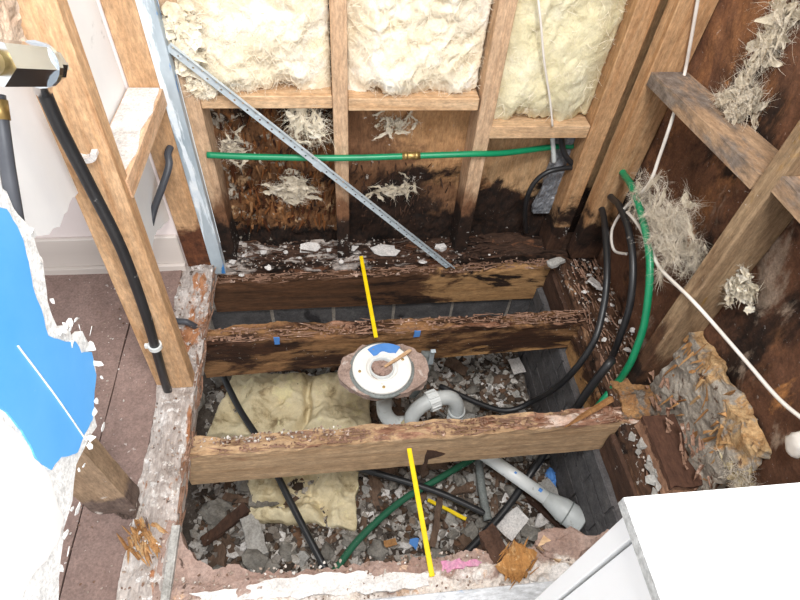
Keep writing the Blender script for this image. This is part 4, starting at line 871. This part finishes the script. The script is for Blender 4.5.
def blk(p, t):
    d = nv(p, 26, 2); k = ss(.4, 0, t[2])+.25+ss(.85, 1., 1-t[1])
    return p+d*.006*k
obj('wood_block', surf_box((.760, .425, .004), (.846, .610, .058), (16, 30, 10), blk), brown_block, label='short brown timber block lying on the right sill', cat='timber')
sp0 = at(598, 402, Z, .03)
obj('plank_splinter', xf(splints(1, lambda: (0, 0, 0), .16, .009, random.Random(2), (1, 0, 0), .001), Matrix.Translation(at(612, 398, Z, .055)) @ Matrix.Rotation(.42, 4, 'Z') @ Matrix.Rotation(-.1, 4, 'Y')), splinter, label='long tan splinter lying where the front joist meets the sill', cat='wood')
obj('rot_mound', surf_box((.74, .625, -.01), (.85, .735, .045), (22, 22, 8), lambda p, t: p+nv(p, 24, 6)*.012*(t[2]+.2)-Vector((0, 0, .03*t[2]*(abs(t[0]-.5)+abs(t[1]-.5))))), surf('orange rot', '#b58a5c', '#80593c', scale=20, bump=1., rough=.95, layers=[dict(a='#8f877e', b='#5c4a3d', scale=18, lo=.47, hi=.55), DUST]), label='crumbling orange rot heap at the end of the front joist', cat='wood')
gs = []
for _ in range(42):
    gs.append(shard((R.uniform(.735, .80), R.uniform(.36, .60), R.uniform(.012, .02)), R.uniform(.008, .020), .003, (R.gauss(0, .3), R.gauss(0, .3), R.uniform(0, 6)), R, 6))
obj('plaster_scatter', join(*gs), plaster_grey, rs, kind='stuff')
# front edge pieces
def lump(px, py, rad, mat, label, sd, cat='wood', z=.01, amp=.5, rot=0):
    c = at(px, py, Z, z); g = ico((0, 0, 0), rad, 3, amp, 4, sd)
    return obj('broken_chunk', xf(g, Matrix.Translation(c) @ Matrix.Rotation(rot, 4, 'Z')), mat, label=label, cat=cat)
ow = surf('orange broken wood', '#cf9a60', '#a8743f', (1, .3, 1), 40, bump=1., rough=.9, layers=[dict(a='#e2bd8c', b='#d0a06a', scale=30, lo=.55, hi=.62)])
oc = board('broken_chunk', at(508, 578, Z, .012), at(526, 547, Z, .025), .05, .03, ow, 'orange broken wood chunk on the front plaster edge', 3, amp=.014)
o0 = at(517, 562, Z, .03)
obj('frayed_fibres', splints(70, lambda: o0+Vector((R.uniform(-.025, .025), R.uniform(-.03, .03), R.uniform(-.015, .006))), .03, .003, R, (at(526, 547, Z, .03)-at(508, 578, Z, .03)).normalized(), .35), ow, oc, kind='stuff')
board('broken_chunk', at(540, 541, Z, .015), at(563, 557, Z, .015), .028, .014, clean_x, 'small tan wood chip right of the orange chunk', 6, amp=.004)
board('broken_chunk', at(488, 530, Z, -.01), at(505, 570, Z, .01), .04, .028, dark_wood, 'dark rotten wood lump left of the orange chunk', 9, amp=.012)
lump(565, 546, (.060, .035, .020), plaster_floor, 'brownish plaster lump in front of the grey bell end', 3, 'plaster')
lump(536, 566, (.035, .030, .015), plaster_floor, 'pinkish plaster lump behind the white board strip', 4, 'plaster')
lump(490, 574, (.035, .026, .012), plaster_floor, 'pale plaster lump between the pink mark and orange chunk', 6, 'plaster')
quad('plaster_smear', [(190, 592), (225, 589), (255, 584), (280, 579), (300, 575), (345, 572), (400, 572), (428, 574), (430, 586), (390, 592), (330, 594), (262, 600), (215, 602)], .008, plaster_white, 'wide white plaster smear along the front edge', 'plaster', .014, .008, 3)
quad('plaster_smear', [(530, 575), (566, 562), (572, 572), (548, 590), (528, 590)], .008, plaster_white, 'small white plaster smear beside the cabinet', 'plaster', .014, .006, 6)
y0 = at(420, 594, Z, .02).y
obj('white_board', box((-.22, y0-.11, .004), (.60, y0, .020), .002), surf('pale painted board', '#e4e6ea', '#d2d6dc', GX, 8, bump=.2, rough=.6, layers=[dict(a='#a9bdd8', b='#bccbe0', scale=12, st=(.4, 1, 1), lo=.66, hi=.69), dict(a='#b9a595', scale=20, lo=.64, hi=.68)]), label='pale painted board strip at the bottom edge of the picture', cat='board')
R = random.Random(4)
crumbs(fl, 'crumbs', dust_bits, 900, lambda: (R.uniform(-.37, .68), R.uniform(.24, .345), R.uniform(.002, .012)), .004, R)
crumbs(fl, 'crumbs', dust_bits, 260, lambda: (R.uniform(-.75, -.47), R.uniform(.3, 1.2), -.001), .003, R)

# ------------------------------------------------------------------ white cabinet
cx, cy = at(625, 497, Z, .85).x, at(625, 497, Z, .85).y
cb = thing('cabinet', 'white cabinet with a speckled edged top at lower right', 'cabinet', (.47, -.15, 0))
XR = .715
obj('top_panel', box((cx, -.48, .8365), (XR, cy, .85), .0006), cab_white, cb)
obj('top_edging', join(box((cx-.0012, -.48, .8362), (cx, cy, .8496), .0002)), cab_edge, cb, 'speckled raw edge')
obj('side_panel', box((cx+.0115, -.47, .0), (cx+.024, cy-.0265, .836), .0006), cab_white, cb)
obj('corner_stile', box((cx+.008, cy-.024, .0), (cx+.026, cy-.006, .836), .0008), cab_white, cb)
obj('back_panel', box((cx+.026, cy-.014, .0), (XR-.02, cy-.006, .836), .0006), cab_white, cb)
obj('side_panel', box((XR-.022, -.47, .0), (XR-.006, cy-.002, .836), .0006), cab_white, cb)
obj('front_panel', box((cx+.026, -.47, .0), (XR-.022, -.455, .836), .0006), cab_white, cb)
